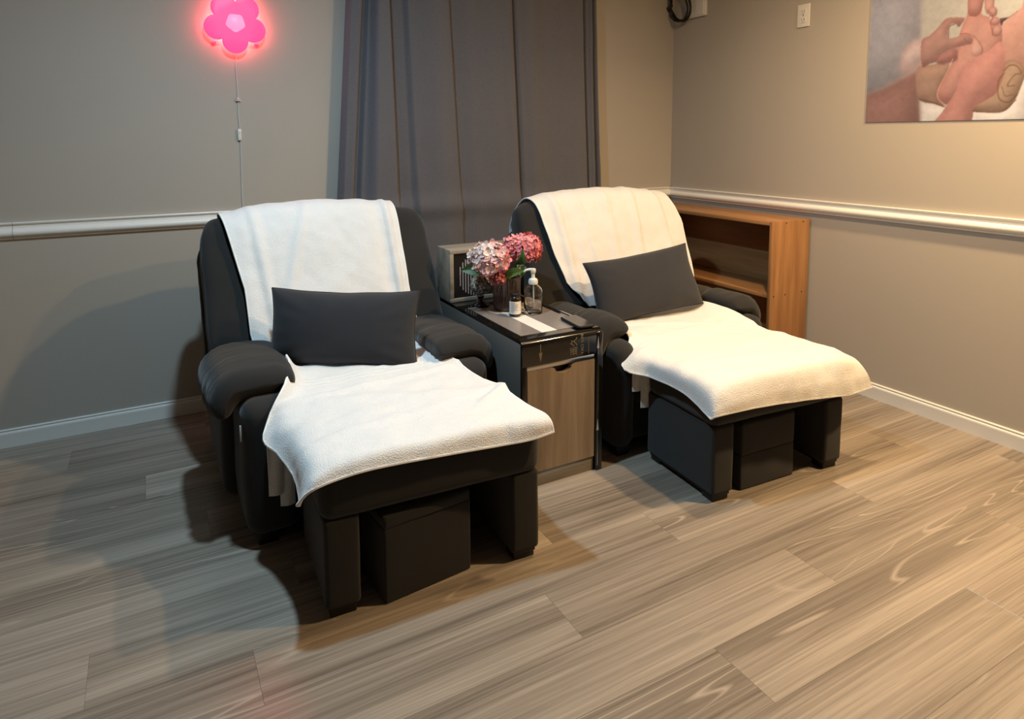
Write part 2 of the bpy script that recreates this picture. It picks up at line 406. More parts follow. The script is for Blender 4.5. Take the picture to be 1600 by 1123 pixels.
rot = -math.pi/2-math.radians(2)
fo = flower_outline(.078, .0535, rot=rot)
mb = MB(); n = len(fo); rings = []
for s_, yy in ((1, -.030), (1, -.043), (.985, -.047), (.95, -.0485)):
    rings.append([(LC.x+a*s_, yy, LC.z+b*s_) for a, b in fo])
mb.loft(rings)
shade = mb.build('petal_shade', M_pink, lamp, sharp=30)
# thin groove-free raised centre: rounded pentagon
pc = []
for k in range(5):
    a = rot+2*math.pi*k/5; 
    for j in range(8):
        t = (j/8-.5)*2*math.pi/5
        rr = .0415*(1-.13*abs(math.sin(t*2.5))**1.3)
        pc.append((rr*math.cos(a+t), rr*math.sin(a+t)))
MB().loft([[(LC.x+a*s_, yy, LC.z+b*s_) for a, b in pc] for s_, yy in ((1, -.046), (1, -.0505), (.95, -.052))]).build('lamp_centre', M_pinkc, lamp, sharp=40)
MB().loft([[(LC.x+a*s_, yy, LC.z+b*s_) for a, b in fo] for s_, yy in ((.86, -.006), (.86, -.0295))]).build('backlight', M_pinkb, lamp, sharp=30)
for sx in (-1, 1):
    MB().box(LC.x+sx*.088-.009, LC.x+sx*.088+.009, -.024, -.0, LC.z-.089, LC.z-.082, .002).build('mounting_tab', M_pink, lamp)
cordp = catmull([(LC.x, -.010, LC.z-.118), (LC.x+.001, -.008, LC.z-.15), (LC.x-.002, -.004, 1.56), (LC.x+.001, -.004, 1.43), (LC.x-.001, -.005, 1.35), (LC.x+.002, -.005, 1.27), (LC.x+.001, -.004, 1.15), (LC.x-.002, -.004, 1.0), (LC.x-.001, -.006, .93), (LC.x-.001, -.019, .915), (LC.x-.001, -.022, .86), (LC.x-.001, -.006, .83), (LC.x-.001, -.006, .45)], 80)
cord = MB().tube(cordp, .0018, 6).build('power_cord', M_cord, lamp)
MB().box(LC.x-.009, LC.x+.007, -.013, -.001, 1.236, 1.288, .003).build('cord_switch', M_plas, cord)
MB().box(LC.x-.004, LC.x+.002, -.0145, -.012, 1.268, 1.276, .001).build('switch_button', M_cord, cord)
MB().box(LC.x-.010, LC.x+.010, -.012, 0, 1.413, 1.419, .001).box(LC.x-.005, LC.x+.004, -.014, 0, 1.416, 1.428, .0015).build('cord_clip', M_cord, cord)

# ------------------------------------------------------------------ outlet, junction box, cable on the right wall
out = thing('wall_outlet', 'white duplex power outlet high on the right wall beside the poster', 'outlet', (0, -.955, 1.85))
plate = rbox(-.007, -.0002, -.991, -.919, 1.793, 1.907, .003, nin=2, nr=2).build('cover_plate', M_plas, out)
for dz in (-.021, .021):
    z = 1.85+dz
    rc = MB().loft([[(-.0095 if i else -.006, -.955+a, z+b) for a, b in superloop(20, .0165, .0145, 4)] for i in (0, 1)]).build('receptacle', M_plas, out, sharp=40)
    MB().box(-.0099, -.009, -.963, -.9605, z-.004, z+.006, 0).box(-.0099, -.009, -.9495, -.947, z-.003, z+.005, 0).box(-.0099, -.009, -.957, -.953, z-.011, z-.007, 0).build('slot', M_hole, rc, smooth=False)
MB().loft([[(-.0078 if i else -.006, -.955+a, 1.85+b) for a, b in superloop(10, .003, .003, 2)] for i in (0, 1)]).build('screw', M_chr, out)
jb = thing('junction_box', 'white surface junction box on the right wall near the corner', 'box', (0, -.19, 1.97))
rbox(-.020, -.0002, -.287, -.122, 1.958, 2.11, .004, nin=2, nr=2).build('box_body', M_plas, jb)
rbox(-.026, -.019, -.277, -.205, 1.966, 2.10, .003, nin=2, nr=2).build('box_cover', M_plas, jb)
cc = []
for k in range(5):
    for j in range(26):
        t = 2*math.pi*j/26; cc.append((-.034-.006*k+.004*math.sin(t+k), -.098+(.080+.006*math.sin(k*2.1))*math.cos(t)+.004*k+.03*math.sin(t)-.0*k, 2.045+(.098+.005*math.cos(k*1.7))*math.sin(t)))
cc = catmull(cc[::2], 240)
cab = tag(MB().tube(cc, .0045, 7).build('cable_coil', M_cable), 'black cable coiled in a loop in the wall corner above the right chair', 'cable')

# ------------------------------------------------------------------ poster (flat print on the right wall)
POLY={
 'coat':[(-0.0348,0.5961),(0.2221,0.5486),(0.2404,0.2471),(0.2028,0.2212),(0.1542,0.1903),(0.0828,0.16),(-0.0032,0.1315)],
 'sleeve':[(-0.0142,0.1268),(0.083,0.1574),(0.1542,0.1903),(0.2319,0.2284),(0.256,-0.0085),(-0.0068,-0.0061)],
 'table':[(0.2402,0.0906),(0.3463,0.0592),(0.4538,0.0432),(0.5777,0.0387),(0.638,0.1747),(0.651,-0.0161),(0.2487,-0.0084)],
 'cuff':[(0.1582,0.2948),(0.191,0.3355),(0.2366,0.3493),(0.2565,0.2987),(0.246,0.2344),(0.2028,0.2212),(0.1636,0.2046)],
 'towelL':[(0.2223,0.2244),(0.2603,0.2379),(0.3073,0.2397),(0.3533,0.2372),(0.3626,0.1979),(0.3328,0.129),(0.3308,0.0862),(0.3486,0.0591),(0.3084,0.0718),(0.2398,0.098)],
 'hand1':[(0.2371,0.342),(0.2715,0.364),(0.3068,0.3971),(0.3325,0.4237),(0.3639,0.4244),(0.4061,0.4156),(0.3946,0.3913),(0.3843,0.3813),(0.3699,0.3995),(0.3481,0.3911),(0.3443,0.3451),(0.3823,0.3438),(0.408,0.3515),(0.4324,0.3405),(0.4434,0.3223),(0.4367,0.3081),(0.4068,0.304),(0.3764,0.2983),(0.3455,0.2897),(0.3168,0.273),(0.3043,0.2505),(0.279,0.2434),(0.246,0.2359)],
 'hand1b':[(0.3055,0.2694),(0.341,0.2892),(0.3808,0.2987),(0.3882,0.2515),(0.3488,0.2367),(0.3073,0.2407)],
 'foot2':[(0.6197,0.4412),(0.6059,0.4224),(0.5878,0.4083),(0.5512,0.3751),(0.531,0.321),(0.5296,0.2814),(0.543,0.2004),(0.638,0.1747)],
 'foot2d':[(0.5341,0.3929),(0.5656,0.3946),(0.5951,0.4135),(0.5806,0.4008),(0.5509,0.3795),(0.5422,0.3611)],
 'foot':[(0.4192,0.5121),(0.4175,0.4583),(0.413,0.4228),(0.3993,0.3861),(0.387,0.3395),(0.3852,0.2982),(0.3722,0.2578),(0.3591,0.217),(0.3387,0.1809),(0.3205,0.1394),(0.3194,0.1059),(0.3311,0.0813),(0.348,0.0686),(0.3772,0.0744),(0.4311,0.1276),(0.4789,0.179),(0.5311,0.2592),(0.5485,0.2968),(0.5453,0.3454),(0.5353,0.3752),(0.5111,0.3766),(0.4971,0.4052),(0.4715,0.4181),(0.4677,0.4454),(0.4701,0.5027)],
 'bigtoe':[(0.417,0.5125),(0.4158,0.445),(0.4228,0.4235),(0.4507,0.4178),(0.4662,0.4367),(0.4716,0.4669),(0.468,0.5031)],
 'toe2':[(0.4785,0.5011),(0.4778,0.4481),(0.4879,0.4199),(0.5082,0.4211),(0.5123,0.4511),(0.5073,0.4958)],
 'toe3':[(0.4912,0.4326),(0.5066,0.4455),(0.5214,0.4343),(0.5248,0.414),(0.5135,0.4026),(0.4968,0.4097)],
 'toe4':[(0.5024,0.3867),(0.5114,0.403),(0.5298,0.3979),(0.5372,0.3771),(0.5218,0.3684),(0.5073,0.3727)],
 'toe5':[(0.5103,0.359),(0.5217,0.3697),(0.5401,0.3636),(0.5457,0.3387),(0.5327,0.3251),(0.5161,0.3317)],
 'thumb2':[(0.4427,0.3142),(0.4523,0.3289),(0.4679,0.3156),(0.4817,0.2825),(0.4776,0.2627),(0.4529,0.254),(0.4386,0.2783)],
 'towelR':[(0.547,0.2001),(0.5598,0.2165),(0.5765,0.2315),(0.604,0.2261),(0.6245,0.206),(0.638,0.1747),(0.6263,0.1238),(0.6087,0.0726),(0.578,0.0342),(0.526,0.0293),(0.4587,0.0348),(0.4529,0.0571),(0.501,0.096),(0.5316,0.1301),(0.5419,0.1561)],
 'hand2':[(0.3183,-0.0121),(0.3409,0.0355),(0.384,0.1071),(0.397,0.1484),(0.3965,0.1904),(0.4161,0.2257),(0.4491,0.2476),(0.5018,0.2713),(0.5401,0.3044),(0.5554,0.2828),(0.5646,0.2336),(0.5642,0.1809),(0.5518,0.1288),(0.5377,0.0984),(0.4983,0.0734),(0.4662,0.0497),(0.4468,-0.0145)],
}
LINE={
 'arch':[(0.3927,0.3526),(0.4167,0.3517),(0.4477,0.334),(0.4707,0.304),(0.482,0.278),(0.4776,0.2627)],
 'heel':[(0.348,0.0686),(0.3235,0.0913),(0.3175,0.1204),(0.331,0.1578),(0.3549,0.2126),(0.3703,0.2533)],
 'roll1':[(0.5642,0.1809),(0.5466,0.1469),(0.5528,0.0842),(0.5876,0.067),(0.613,0.0942)],
 'roll2':[(0.5636,0.1898),(0.582,0.2078),(0.6056,0.2035),(0.6227,0.176),(0.6002,0.1692),(0.5794,0.1313),(0.6029,0.1297)],
 'roll3':[(0.5598,0.1282),(0.5741,0.092),(0.6014,0.0949)],
 'towb':[(0.2423,0.0964),(0.3082,0.0752),(0.3487,0.0576)],
 'towr':[(0.4607,0.0361),(0.5219,0.0294),(0.5702,0.0323),(0.6106,0.0725)],
 'toeline':[(0.4229,0.4221),(0.4508,0.4168),(0.4681,0.4386)],
 'toeline2':[(0.4912,0.4326),(0.5091,0.4077),(0.5027,0.3822),(0.5104,0.3568),(0.5141,0.332)],
 'knuck':[(0.4113,0.3341),(0.4188,0.3195),(0.4367,0.3081)],
 'fold':[(0.3466,0.3448),(0.3484,0.3864),(0.3701,0.3972)],
}

PWd, PHt = .98, .72
nx_, ny_ = 400, 294
S, T = np.meshgrid(np.linspace(0, PWd, nx_), np.linspace(0, PHt, ny_))
cell = PWd/(nx_-1)
def smooth_poly(P, k=8):
    P = np.array(P); n = len(P); E = np.concatenate([P[-1:], P, P[:2]]); out_ = []
    for i in range(n):
        a, b, c, d = E[i], E[i+1], E[i+2], E[(i+3) % len(E)]
        for f in np.linspace(0, 1, k, endpoint=False):
            out_.append(.5*((2*b)+(c-a)*f+(2*a-5*b+4*c-d)*f*f+(3*b-a-3*c+d)*f**3))
    return np.array(out_)
def inside(P):
    m = np.zeros(S.shape, bool); x1, y1 = P[-1]
    for x2, y2 in P:
        c = (y1 > T) != (y2 > T)
        with np.errstate(divide='ignore', invalid='ignore'):
            m ^= c & (S < (x2-x1)*(T-y1)/(y2-y1+1e-15)+x1)
        x1, y1 = x2, y2
    return m.astype(float)
def blur(A, r):
    if r < 1: return A
    k = np.exp(-(np.arange(-2*r, 2*r+1)/r)**2); k /= k.sum(); p_ = 2*r
    A = np.apply_along_axis(lambda v: np.convolve(np.pad(v, p_, 'edge'), k, 'valid'), 0, A)
    return np.apply_along_axis(lambda v: np.convolve(np.pad(v, p_, 'edge'), k, 'valid'), 1, A)
def lin(c): return np.array(srgb(*c)[:3])
img = np.zeros(S.shape+(3,)); img[:] = lin((196, 186, 168))
img *= (1+.12*(T/PHt))[..., None]
def lay(name, c_edge, c_mid, soft=1, shade=10, dirv=(.4, 1.0)):
    global img
    m0 = inside(smooth_poly(POLY[name]) if name not in ('coat', 'sleeve', 'table') else np.array(POLY[name]))
    m = blur(m0, soft); inner = np.clip(blur(m0, shade)*2-1, 0, 1)
    g = np.gradient(blur(m0, shade)); sh = np.clip((-g[1]*dirv[0]*-1-g[0]*dirv[1])*shade*.7, -.22, .22)
    col = lin(c_edge)*(1-inner[..., None])+lin(c_mid)*inner[..., None]
    img = img*(1-m[..., None])+col*(1+sh[..., None])*m[..., None]
def stroke(name, c, w=.0016, a=.8):
    global img
    P = catmull(LINE[name], 60); d = np.full(S.shape, 9.)
    for x, y in P: d = np.minimum(d, (S-x)**2+(T-y)**2)
    m = a*np.exp(-d/(w*w)); img = img*(1-m[..., None])+lin(c)*m[..., None]
lay('table', (222, 208, 196), (232, 220, 208), 2, 14)
lay('coat', (168, 160, 164), (190, 184, 188), 4, 40)
lay('sleeve', (150, 104, 92), (176, 124, 108), 5, 40)
lay('cuff', (216, 176, 166), (206, 190, 188), 8, 20)
lay('towelL', (172, 128, 104), (184, 142, 116), 1, 14)
lay('foot2', (196, 138, 120), (190, 134, 112), 1, 22)
lay('foot2d', (96, 62, 54), (86, 56, 48), 1, 6)
lay('foot', (186, 118, 102), (206, 142, 124), 1, 16)
for t_ in ('toe2', 'toe3', 'toe4', 'toe5'): lay(t_, (172, 108, 96), (204, 146, 130), 1, 5)
lay('bigtoe', (172, 104, 92), (200, 134, 118), 1, 9)
lay('hand1b', (160, 100, 92), (174, 114, 104), 2, 8)
lay('hand1', (172, 116, 104), (190, 138, 122), 1, 12)
lay('thumb2', (196, 134, 118), (214, 160, 144), 1, 6)
lay('towelR', (150, 112, 86), (184, 146, 114), 1, 12)
lay('hand2', (190, 122, 108), (206, 136, 120), 1, 24)
for l_, c_, w_ in (('arch', (150, 80, 62), .002), ('heel', (236, 180, 150), .002), ('roll1', (120, 78, 44), .003), ('roll2', (120, 78, 44), .003), ('roll3', (130, 84, 50), .002), ('towb', (110, 66, 50), .0025), ('towr', (120, 76, 50), .003), ('toeline', (160, 82, 66), .002), ('toeline2', (150, 76, 62), .002), ('knuck', (150, 84, 70), .0015), ('fold', (130, 66, 56), .003)):
    stroke(l_, c_, w_)
rngp = np.random.default_rng(2)
mott = blur(rngp.normal(0, 1, S.shape), 5)*.5+blur(rngp.normal(0, 1, S.shape), 2)*.14
img = img*(1+.7*mott[..., None]); gl_ = img.mean(-1, keepdims=True); img = img*.76+gl_*.24      # faded print
img = np.clip(img*np.array([.53, .60, .76]), 0, 1)
post = thing('poster', 'large wall poster photograph of hands massaging a bare foot on towels', 'poster', (0, -1.316-PWd/2, 1.305))
MB().box(-.004, -.0004, -1.316-PWd, -1.316, 1.305, 1.305+PHt, .0006).build('poster_board', M_whp, post)
G = np.stack([np.full(S.shape, -.0044), -1.316-S, 1.305+T], -1)
Mp, nt, b_ = newmat('poster_print'); vc = nt.nodes.new('ShaderNodeVertexColor'); vc.layer_name = 'print'
nt.links.new(vc.outputs['Color'], b_.inputs['Base Color']); b_.inputs['Roughness'].default_value = .35; b_.inputs['Specular IOR Level'].default_value = .35
pr = MB().grid(G).build('print', Mp, post, smooth=False)
ca = pr.data.color_attributes.new('print', 'FLOAT_COLOR', 'POINT')
ca.data.foreach_set('color', np.concatenate([img, np.ones(S.shape+(1,))], -1).reshape(-1).astype(np.float32))

# ------------------------------------------------------------------ bookcase against the right wall
bc = thing('bookcase', 'low open orange wood bookcase against the right wall behind the right chair', 'bookcase', (-.15, -.56, 0))
BX0, BX1, BY0, BY1, BZ = -.292, -.016, -1.052, -.075, .822
sp_ = MB().box(BX0, BX1, BY0, BY0+.019, 0, BZ).build('side_panel', M_pine, bc)
MB().box(BX0, BX1, BY1-.019, BY1, 0, BZ).build('side_panel', M_pine, bc)
MB().box(BX0+.0005, BX1, BY0+.0195, BY1-.0195, BZ-.02, BZ).build('top_panel', M_pineh, bc)
for z in (.045, .435): MB().box(BX0+.006, BX1-.012, BY0+.0195, BY1-.0195, z, z+.02).build('shelf', M_pineh, bc)
MB().box(BX1-.010, BX1-.002, BY0+.0195, BY1-.0195, .045, BZ-.021, .001).build('back_panel', M_pineh, bc)
MB().box(BX0+.02, BX0+.034, BY0+.0195, BY1-.0195, 0, .044, .001).build('kick_board', M_pineh, bc)
for x, z in ((BX0+.10, BZ-.011), (BX0+.225, BZ-.011), (BX0+.025, .446), (BX0+.11, .446), (BX0+.235, .446)):
    MB().loft([[(x+a, BY0-(.0006 if i else -.001), z+b) for a, b in superloop(10, .0042, .0042, 2)] for i in (0, 1)]).build('screw', M_screw, sp_, smooth=False)

# ------------------------------------------------------------------ massage chairs
class Back:
    """reclined backrest frame: front plane passes (y=yb, z=.5) and leans back by 'slope'"""
    def __init__(s, cx, yb, slope):
        s.cx, s.yb, s.slope = cx, yb, slope; k = math.hypot(1, slope)
        s.U = np.array([0, slope, 1])/k; s.N = np.array([0, -1, slope])/k; s.k = k
        s.H = .535*k*.985
        s.p0 = np.array([cx, yb+slope*(.425-.5), .425])-s.N*.08
    def arch(s, x, h): return .050*max(0, 1-((x-s.cx)/.46)**2)*max(0, h/s.H)**1.5
    def pt(s, x, h, n): return s.p0+np.array([x-s.cx, 0, 0])+s.U*(h+s.arch(x, h))+s.N*n
    def h_of_z(s, z): return (z-.425-(.08*s.slope/s.k)*0)*s.k

def chair(label, cx, dy, yb, slope, tagged=False, inner=.240):
    t = thing('massage_chair', label, 'chair', (cx, -.85+dy, 0), 'dark massage chairs')
    B = Back(cx, yb, slope)
    # backrest cushion
    def shell(hw0, th, off, top, bot, rt, cr, e, seed, amp, puff=0):
        loops = []; hs = np.concatenate([bot+np.array([0, .006, .018, .035]), np.linspace(bot+.06, top-rt, 16), top-rt+rt*np.sin(np.linspace(0, math.pi/2, 9))[1:]])
        for h in hs:
            f = 1.0; w = hw0
            if h > top-cr:
                q = (h-(top-cr))/cr; w = hw0-cr*.62*(1-math.sqrt(max(0, 1-q*q)))
            if h > top-rt:
                q = (h-(top-rt))/rt; f = max(.05, math.sqrt(max(0, 1-q*q)))
            d = h-bot
            if d < .035: q = 1-d/.035; g = max(.1, math.sqrt(max(0, 1-q*q))); f = min(f, g); w = w-.02*(1-g)
            lp = []
            for a, b in superloop(56, w, th*f, e):
                pf = puff*f*(1-(a/hw0)**2)*(1 if b > 0 else 0)*math.sin(math.pi*min(1, max(0, (h-bot)/(top-bot))))
                lp.append(B.pt(cx+a, h, off+b+pf))
            loops.append(lp)
        mb = MB().loft(loops); mb.wob(amp, 7, seed); mb.wob(amp*.45, 23, seed+2); return mb
    shell(.458, .082, 0, B.H, .045, .075, .10, 5, cx, .006, .018).build('backrest', M_fab, t, sharp=80)
    shell(.464 if tagged else .440, .050, -.125, B.H-(.05 if tagged else .09), .06, .04, .07, 6, cx+5, .004).build('back_shell', M_fab2, t, sharp=80)
    F = -1.236+dy
    rbox(cx-inner-.02, cx+inner+.02, F+.004, F+.52, .20, .432, .045, (0, .006, .012)).wob(.003, 9, cx).build('seat', M_fab, t, sharp=80)
    rbox(cx-.40, cx+.40, F+.03, F+.86, .045, .30, .03).build('base', M_fab2, t, sharp=80)
    for sg in (-1, 1):
        X = lambda a, b: (min(cx+sg*a, cx+sg*b), max(cx+sg*a, cx+sg*b))
        rbox(*X(inner+.006, .412), F, F+.50, .035, .462, .050, (.004, .008, 0)).wob(.004, 8, sg+cx).build('armrest_post', M_fab, t, sharp=80)
        rbox(*X(.36, .452), F+.24, F+.90, .055, .46, .045, (.008, 0, 0)).wob(.004, 8, sg+cx+3).build('side_panel', M_fab2, t, sharp=80)
        # arm cushions: two overlapping rolls that lie on the post and bend down over its outer side
        ex = .026 if (tagged and sg < 0) else 0
        def pad(y0, y1, xi, xb, zc, rb, hh, tail, seed):
            Ls = xb-xi; La = rb*math.radians(82); L = Ls+La+tail
            def place(s, b):
                if s < Ls: return xi+s, zc+b
                if s < Ls+La:
                    a = (s-Ls)/rb; return xb+(rb+b)*math.sin(a), zc-rb+(rb+b)*math.cos(a)
                a = math.radians(82); d = s-Ls-La
                return xb+(rb+b)*math.sin(a)+d*math.cos(a), zc-rb+(rb+b)*math.cos(a)-d*math.sin(a)
            loops = []; n = 26
            for i in range(n+1):
                q = i/n; y = y0+(y1-y0)*q; f = 1.0; e0 = .04/abs(y1-y0); e1 = .05/abs(y1-y0)
                if q < e0: f = max(.12, math.sqrt(max(0, 1-(1-q/e0)**2)))
                if q > 1-e1: f = max(.08, math.sqrt(max(0, 1-((q-(1-e1))/e1)**2)))
                lp = []
                for a, b in superloop(52, L/2*(.88+.12*f), hh*f, 2.7):
                    s_ = a+L/2; bend = max(0, min(1, (s_-Ls*.75)/(L-Ls*.75)))
                    ruck = .0045*bend*math.sin(y*150+s_*40+seed)*mnoise.noise(Vector((y*14, s_*9, seed)))*2 if b > 0 else 0
                    x, z = place(s_, b+ruck+(.006*math.sin(math.pi*q) if b > 0 else 0))
                    lp.append((cx+sg*x, y, z))
                loops.append(lp)
            mb = MB().loft(loops); mb.wob(.004, 9, seed); mb.wob(.002, 27, seed+1); return mb
        pad(F+.50, F+.170, inner+.006, .372+ex, .480, .067, .043, .034, cx+sg).build('arm_cushion', M_fab, t, sharp=80)
        pad(F+.30, F+.062, inner, .366+ex, .492, .064, .045, .038, cx+sg*2).build('arm_cushion', M_fab, t, sharp=80)
    for sx in (-.35, .35):
        for yy in (F+.05, F+.78):
            MB().box(cx+sx-.03, cx+sx+.03, yy-.02, yy+.04, 0, .05, .004).build('foot', M_foot, t)
    if tagged:
        MB().box(cx-.418, cx-.413, F+.028, F+.031, .345, .395, .0004).build('care_tag', M_whp, t)
    return t, B
LX, RX = -2.355, -1.044
chL, BL = chair('dark charcoal massage chair left of the flower cabinet, under the pink lamp', LX, 0, -.735, .50, True)
chR, BR = chair('dark charcoal massage chair right of the flower cabinet, beside the bookcase', RX, -.085, -.845, .42, False, .295)

def footrest(label, cx, y1, y0, rz):
    t = thing('footrest', label, 'footrest', (cx, (y0+y1)/2, 0), 'dark footrests in front of the chairs')
    rbox(cx-.318, cx+.318, y1, y0, .266, .425, .034, (.006, .008, .004)).wob(.0025, 9, cx).build('top_cushion', M_fab, t, sharp=80)
    for a, b in ((-.313, -.220), (.220, .311)):
        leg = rbox(cx+a, cx+b, y1+.004, y0-.004, .028, .272, .012, (.002, .002, 0)).wob(.0015, 12, cx+a).build('side_support', M_fab, t, sharp=80)
        MB().box(cx+a+.012, cx+b-.012, y1+.016, y1+.070, 0, .031, .003).build('foot', M_foot, t)
        MB().box(cx+a+.012, cx+b-.012, y0-.070, y0-.016, 0, .031, .003).build('foot', M_foot, t)
        MB().box(cx+a+.010, cx+b-.010, y1+.012, y0-.012, .018, .030, .002).build('bottom_rail', M_foot, leg)
    t.rotation_euler = (0, 0, rz)
    return t
footrest('dark upholstered footrest in front of the left massage chair', -2.308, -1.656, -1.276, math.radians(-3))
footrest('dark upholstered footrest in front of the right massage chair', -1.030, -1.748, -1.372, math.radians(-4))

def footstool(label, cx, cy, w, d, h, rz, sf):
    t = thing('footstool', label, 'stool', (cx, cy, 0), 'small stools under the footrests')
    c_, s_ = math.cos(rz), math.sin(rz)
    def X(v): x, y = v[0]-cx, v[1]-cy; return (cx+c_*x-s_*y, cy+s_*x+c_*y, v[2])
    rbox(cx-w/2, cx+w/2, cy-d/2, cy+d/2, .0, h*sf+.002, .006, (.004, .004, 0)).xf(X).wob(.0015, 10, cx).build('stool_body', M_fab, t, sharp=80)
    rbox(cx-w/2, cx+w/2, cy-d/2, cy+d/2, h*sf, h, .008, (.004, .004, .004)).xf(X).wob(.0015, 10, cx+1).build('stool_lid', M_fab, t, sharp=80)
footstool('small dark upholstered stool tucked askew under the left footrest', -2.357, -1.49, .266, .29, .245, math.radians(5.5), .86)
footstool('small dark upholstered stool tucked under the right footrest', -1.065, -1.567, .262, .29, .245, math.radians(-3), .52)

# ------------------------------------------------------------------ towels
def rumple(G, amp, f, seed, aniso=(1, 1, 1)):
    du = np.gradient(G, axis=0); dv = np.gradient(G, axis=1); nn = np.cross(du, dv); nn /= np.linalg.norm(nn, axis=-1, keepdims=True)+1e-12
    H = np.zeros(G.shape[:2])
    for i in range(G.shape[0]):
        for j in range(G.shape[1]):
            v = Vector((G[i, j, 0]*aniso[0], G[i, j, 1]*aniso[1], G[i, j, 2]*aniso[2]))
            H[i, j] = amp*(mnoise.noise(v*f+Vector((seed, seed*2, 0))))+amp*.35*mnoise.noise(v*f*2.7+Vector((seed, 0, seed)))
    sg = np.sign(nn[G.shape[0]//2, G.shape[1]//2, 2]) or 1
    return G+nn*(sg*(H+amp*.6))[..., None]

def back_towel(label, B, zl, xl, zr, xr, hem, seed, fold):
    """towel over the backrest; xl/xr: side edges by height, hem: (x, z) of the lower edge"""
    t = thing('towel', label, 'towel', (B.cx, B.yb, .5), 'white towels')
    path = [(None, .098), (None, .102), (None, .102), (B.H-.15, .104), (B.H-.07, .098), (B.H-.02, .074), (B.H+.012, .020), (B.H+.012, -.05), (B.H-.015, -.125), (B.H-.07, -.19), (B.H-.16, -.20), (B.H-.24, -.20)]
    nu, nv = 90, 130; G = np.zeros((nv, nu, 3))
    hx, hz = zip(*hem)
    for j in range(nu):
        u = j/(nu-1)
        xmid = xl[0]*(1-u)+xr[0]*u
        h0 = B.h_of_z(np.interp(xmid, hx, hz))
        pp = [(h0, .096), (h0+(B.H-.15-h0)*.33, .103), (h0+(B.H-.15-h0)*.67, .104)]+path[3:]
        P = catmull(np.array(pp), nv)
        for i in range(nv):
            h, n_ = P[i]; z = .425+h/B.k if i < nv*.62 else 9
            a = np.interp(z, zl, xl) if z < 5 else xl[-1]; b = np.interp(z, zr, xr) if z < 5 else xr[-1]
            x = a*(1-u)+b*u
            g = 0
            for fx, fw, fa, fs in fold: g += fa*math.exp(-((x-fx-fs*(z-.7 if z < 5 else .25))/fw)**2)
            G[i, j] = B.pt(x, h, n_+(g if i < nv*.58 else 0))
    G = rumple(G, .0065, 9, seed)
    cloth(G, .005).build('towel_sheet', M_towel, t, sharp=80)
    # bound hem along the visible side edges
    for jj in (0, nu-1):
        MB().tube(G[2:int(nv*.60):3, jj], .0035, 6).build('hem', M_hem, t)
    return t
back_towel('white terry towel draped over the backrest of the left chair', BL,
           [.45, .50, .667, .95], [-2.62, -2.672, -2.676, -2.735], [.45, .6, .96], [-2.038, -2.05, -2.046],
           [(-2.735, .525), (-2.66, .505), (-2.60, .462), (-2.4, .46), (-2.05, .45)], 1.3,
           [(-2.088, .010, .014, 0), (-2.13, .02, -.006, 0), (-2.60, .018, .012, -.12), (-2.66, .03, .005, 0), (-2.50, .02, .008, .35)])
back_towel('white terry towel draped over the backrest of the right chair', BR,
           [.47, .50, .585, .71, .97], [-1.24, -1.29, -1.355, -1.392, -1.425], [.52, .55, .8, .96], [-.61, -.606, -.603, -.640],
           [(-1.43, .545), (-1.3, .50), (-1.2, .47), (-.75, .47), (-.60, .525)], 4.1,
           [(-1.32, .02, .016, -.06), (-1.26, .02, -.005, 0), (-1.05, .025, .010, .04), (-.90, .018, .011, .1), (-.72, .018, .010, -.05), (-1.17, .014, .008, -.15)])

def seat_towel(label, rows, strips, seed, ribs, skew):
    t = thing('towel', label, 'towel', rows[4][3], 'white towels')
    P = np.array(rows, float)
    P[3, :, 1] += skew*.6*(P[3, :, 0]-P[4, 3, 0]); P[4:, :, 1] += skew*(P[4:, :, 0]-P[4, 3, 0])      # follows the slightly turned footrest
    A = catmull(P, 130); A = np.swapaxes(catmull(np.swapaxes(A, 0, 1), 120), 0, 1)
    # woven band ribs across the towel and hand-smoothing wrinkles
    for rb_ in ribs:
        yc, slope_, w_, a_ = rb_[:4]
        d = (A[..., 1]-yc-slope_*(A[..., 0]-P[4, 3, 0]))/w_
        k_ = np.exp(-d*d)*(np.exp(-((A[..., 0]-rb_[4])/rb_[5])**2) if len(rb_) > 4 else 1)
        A[..., 2] += a_*k_*np.clip((A[..., 2]-.40)/.03, 0, 1)
    A = rumple(A, .0060, 10, seed, (1, 1.3, .6))
    cloth(A, .007).build('towel_sheet', M_towel, t, sharp=80)
    edge = np.concatenate([A[::3, 0], A[-1, ::3], A[::-3, -1]])
    MB().tube(edge, .0042, 6).build('hem', M_hem, t)
    for (x0, x1, y, ztop, zbot) in strips:
        g = np.array([[(x0+(x1-x0)*u, y+.004*math.sin(u*5+v*2), ztop+(zbot-ztop)*v) for u in np.linspace(0, 1, 8)] for v in np.linspace(0, 1, 16)])
        cloth(g, .005).build('hanging_end', M_towel, t, sharp=80)
def R_(y, xs, zs): return [(x, y[i] if isinstance(y, (list, tuple)) else y, z) for i, (x, z) in enumerate(zip(xs, zs))]
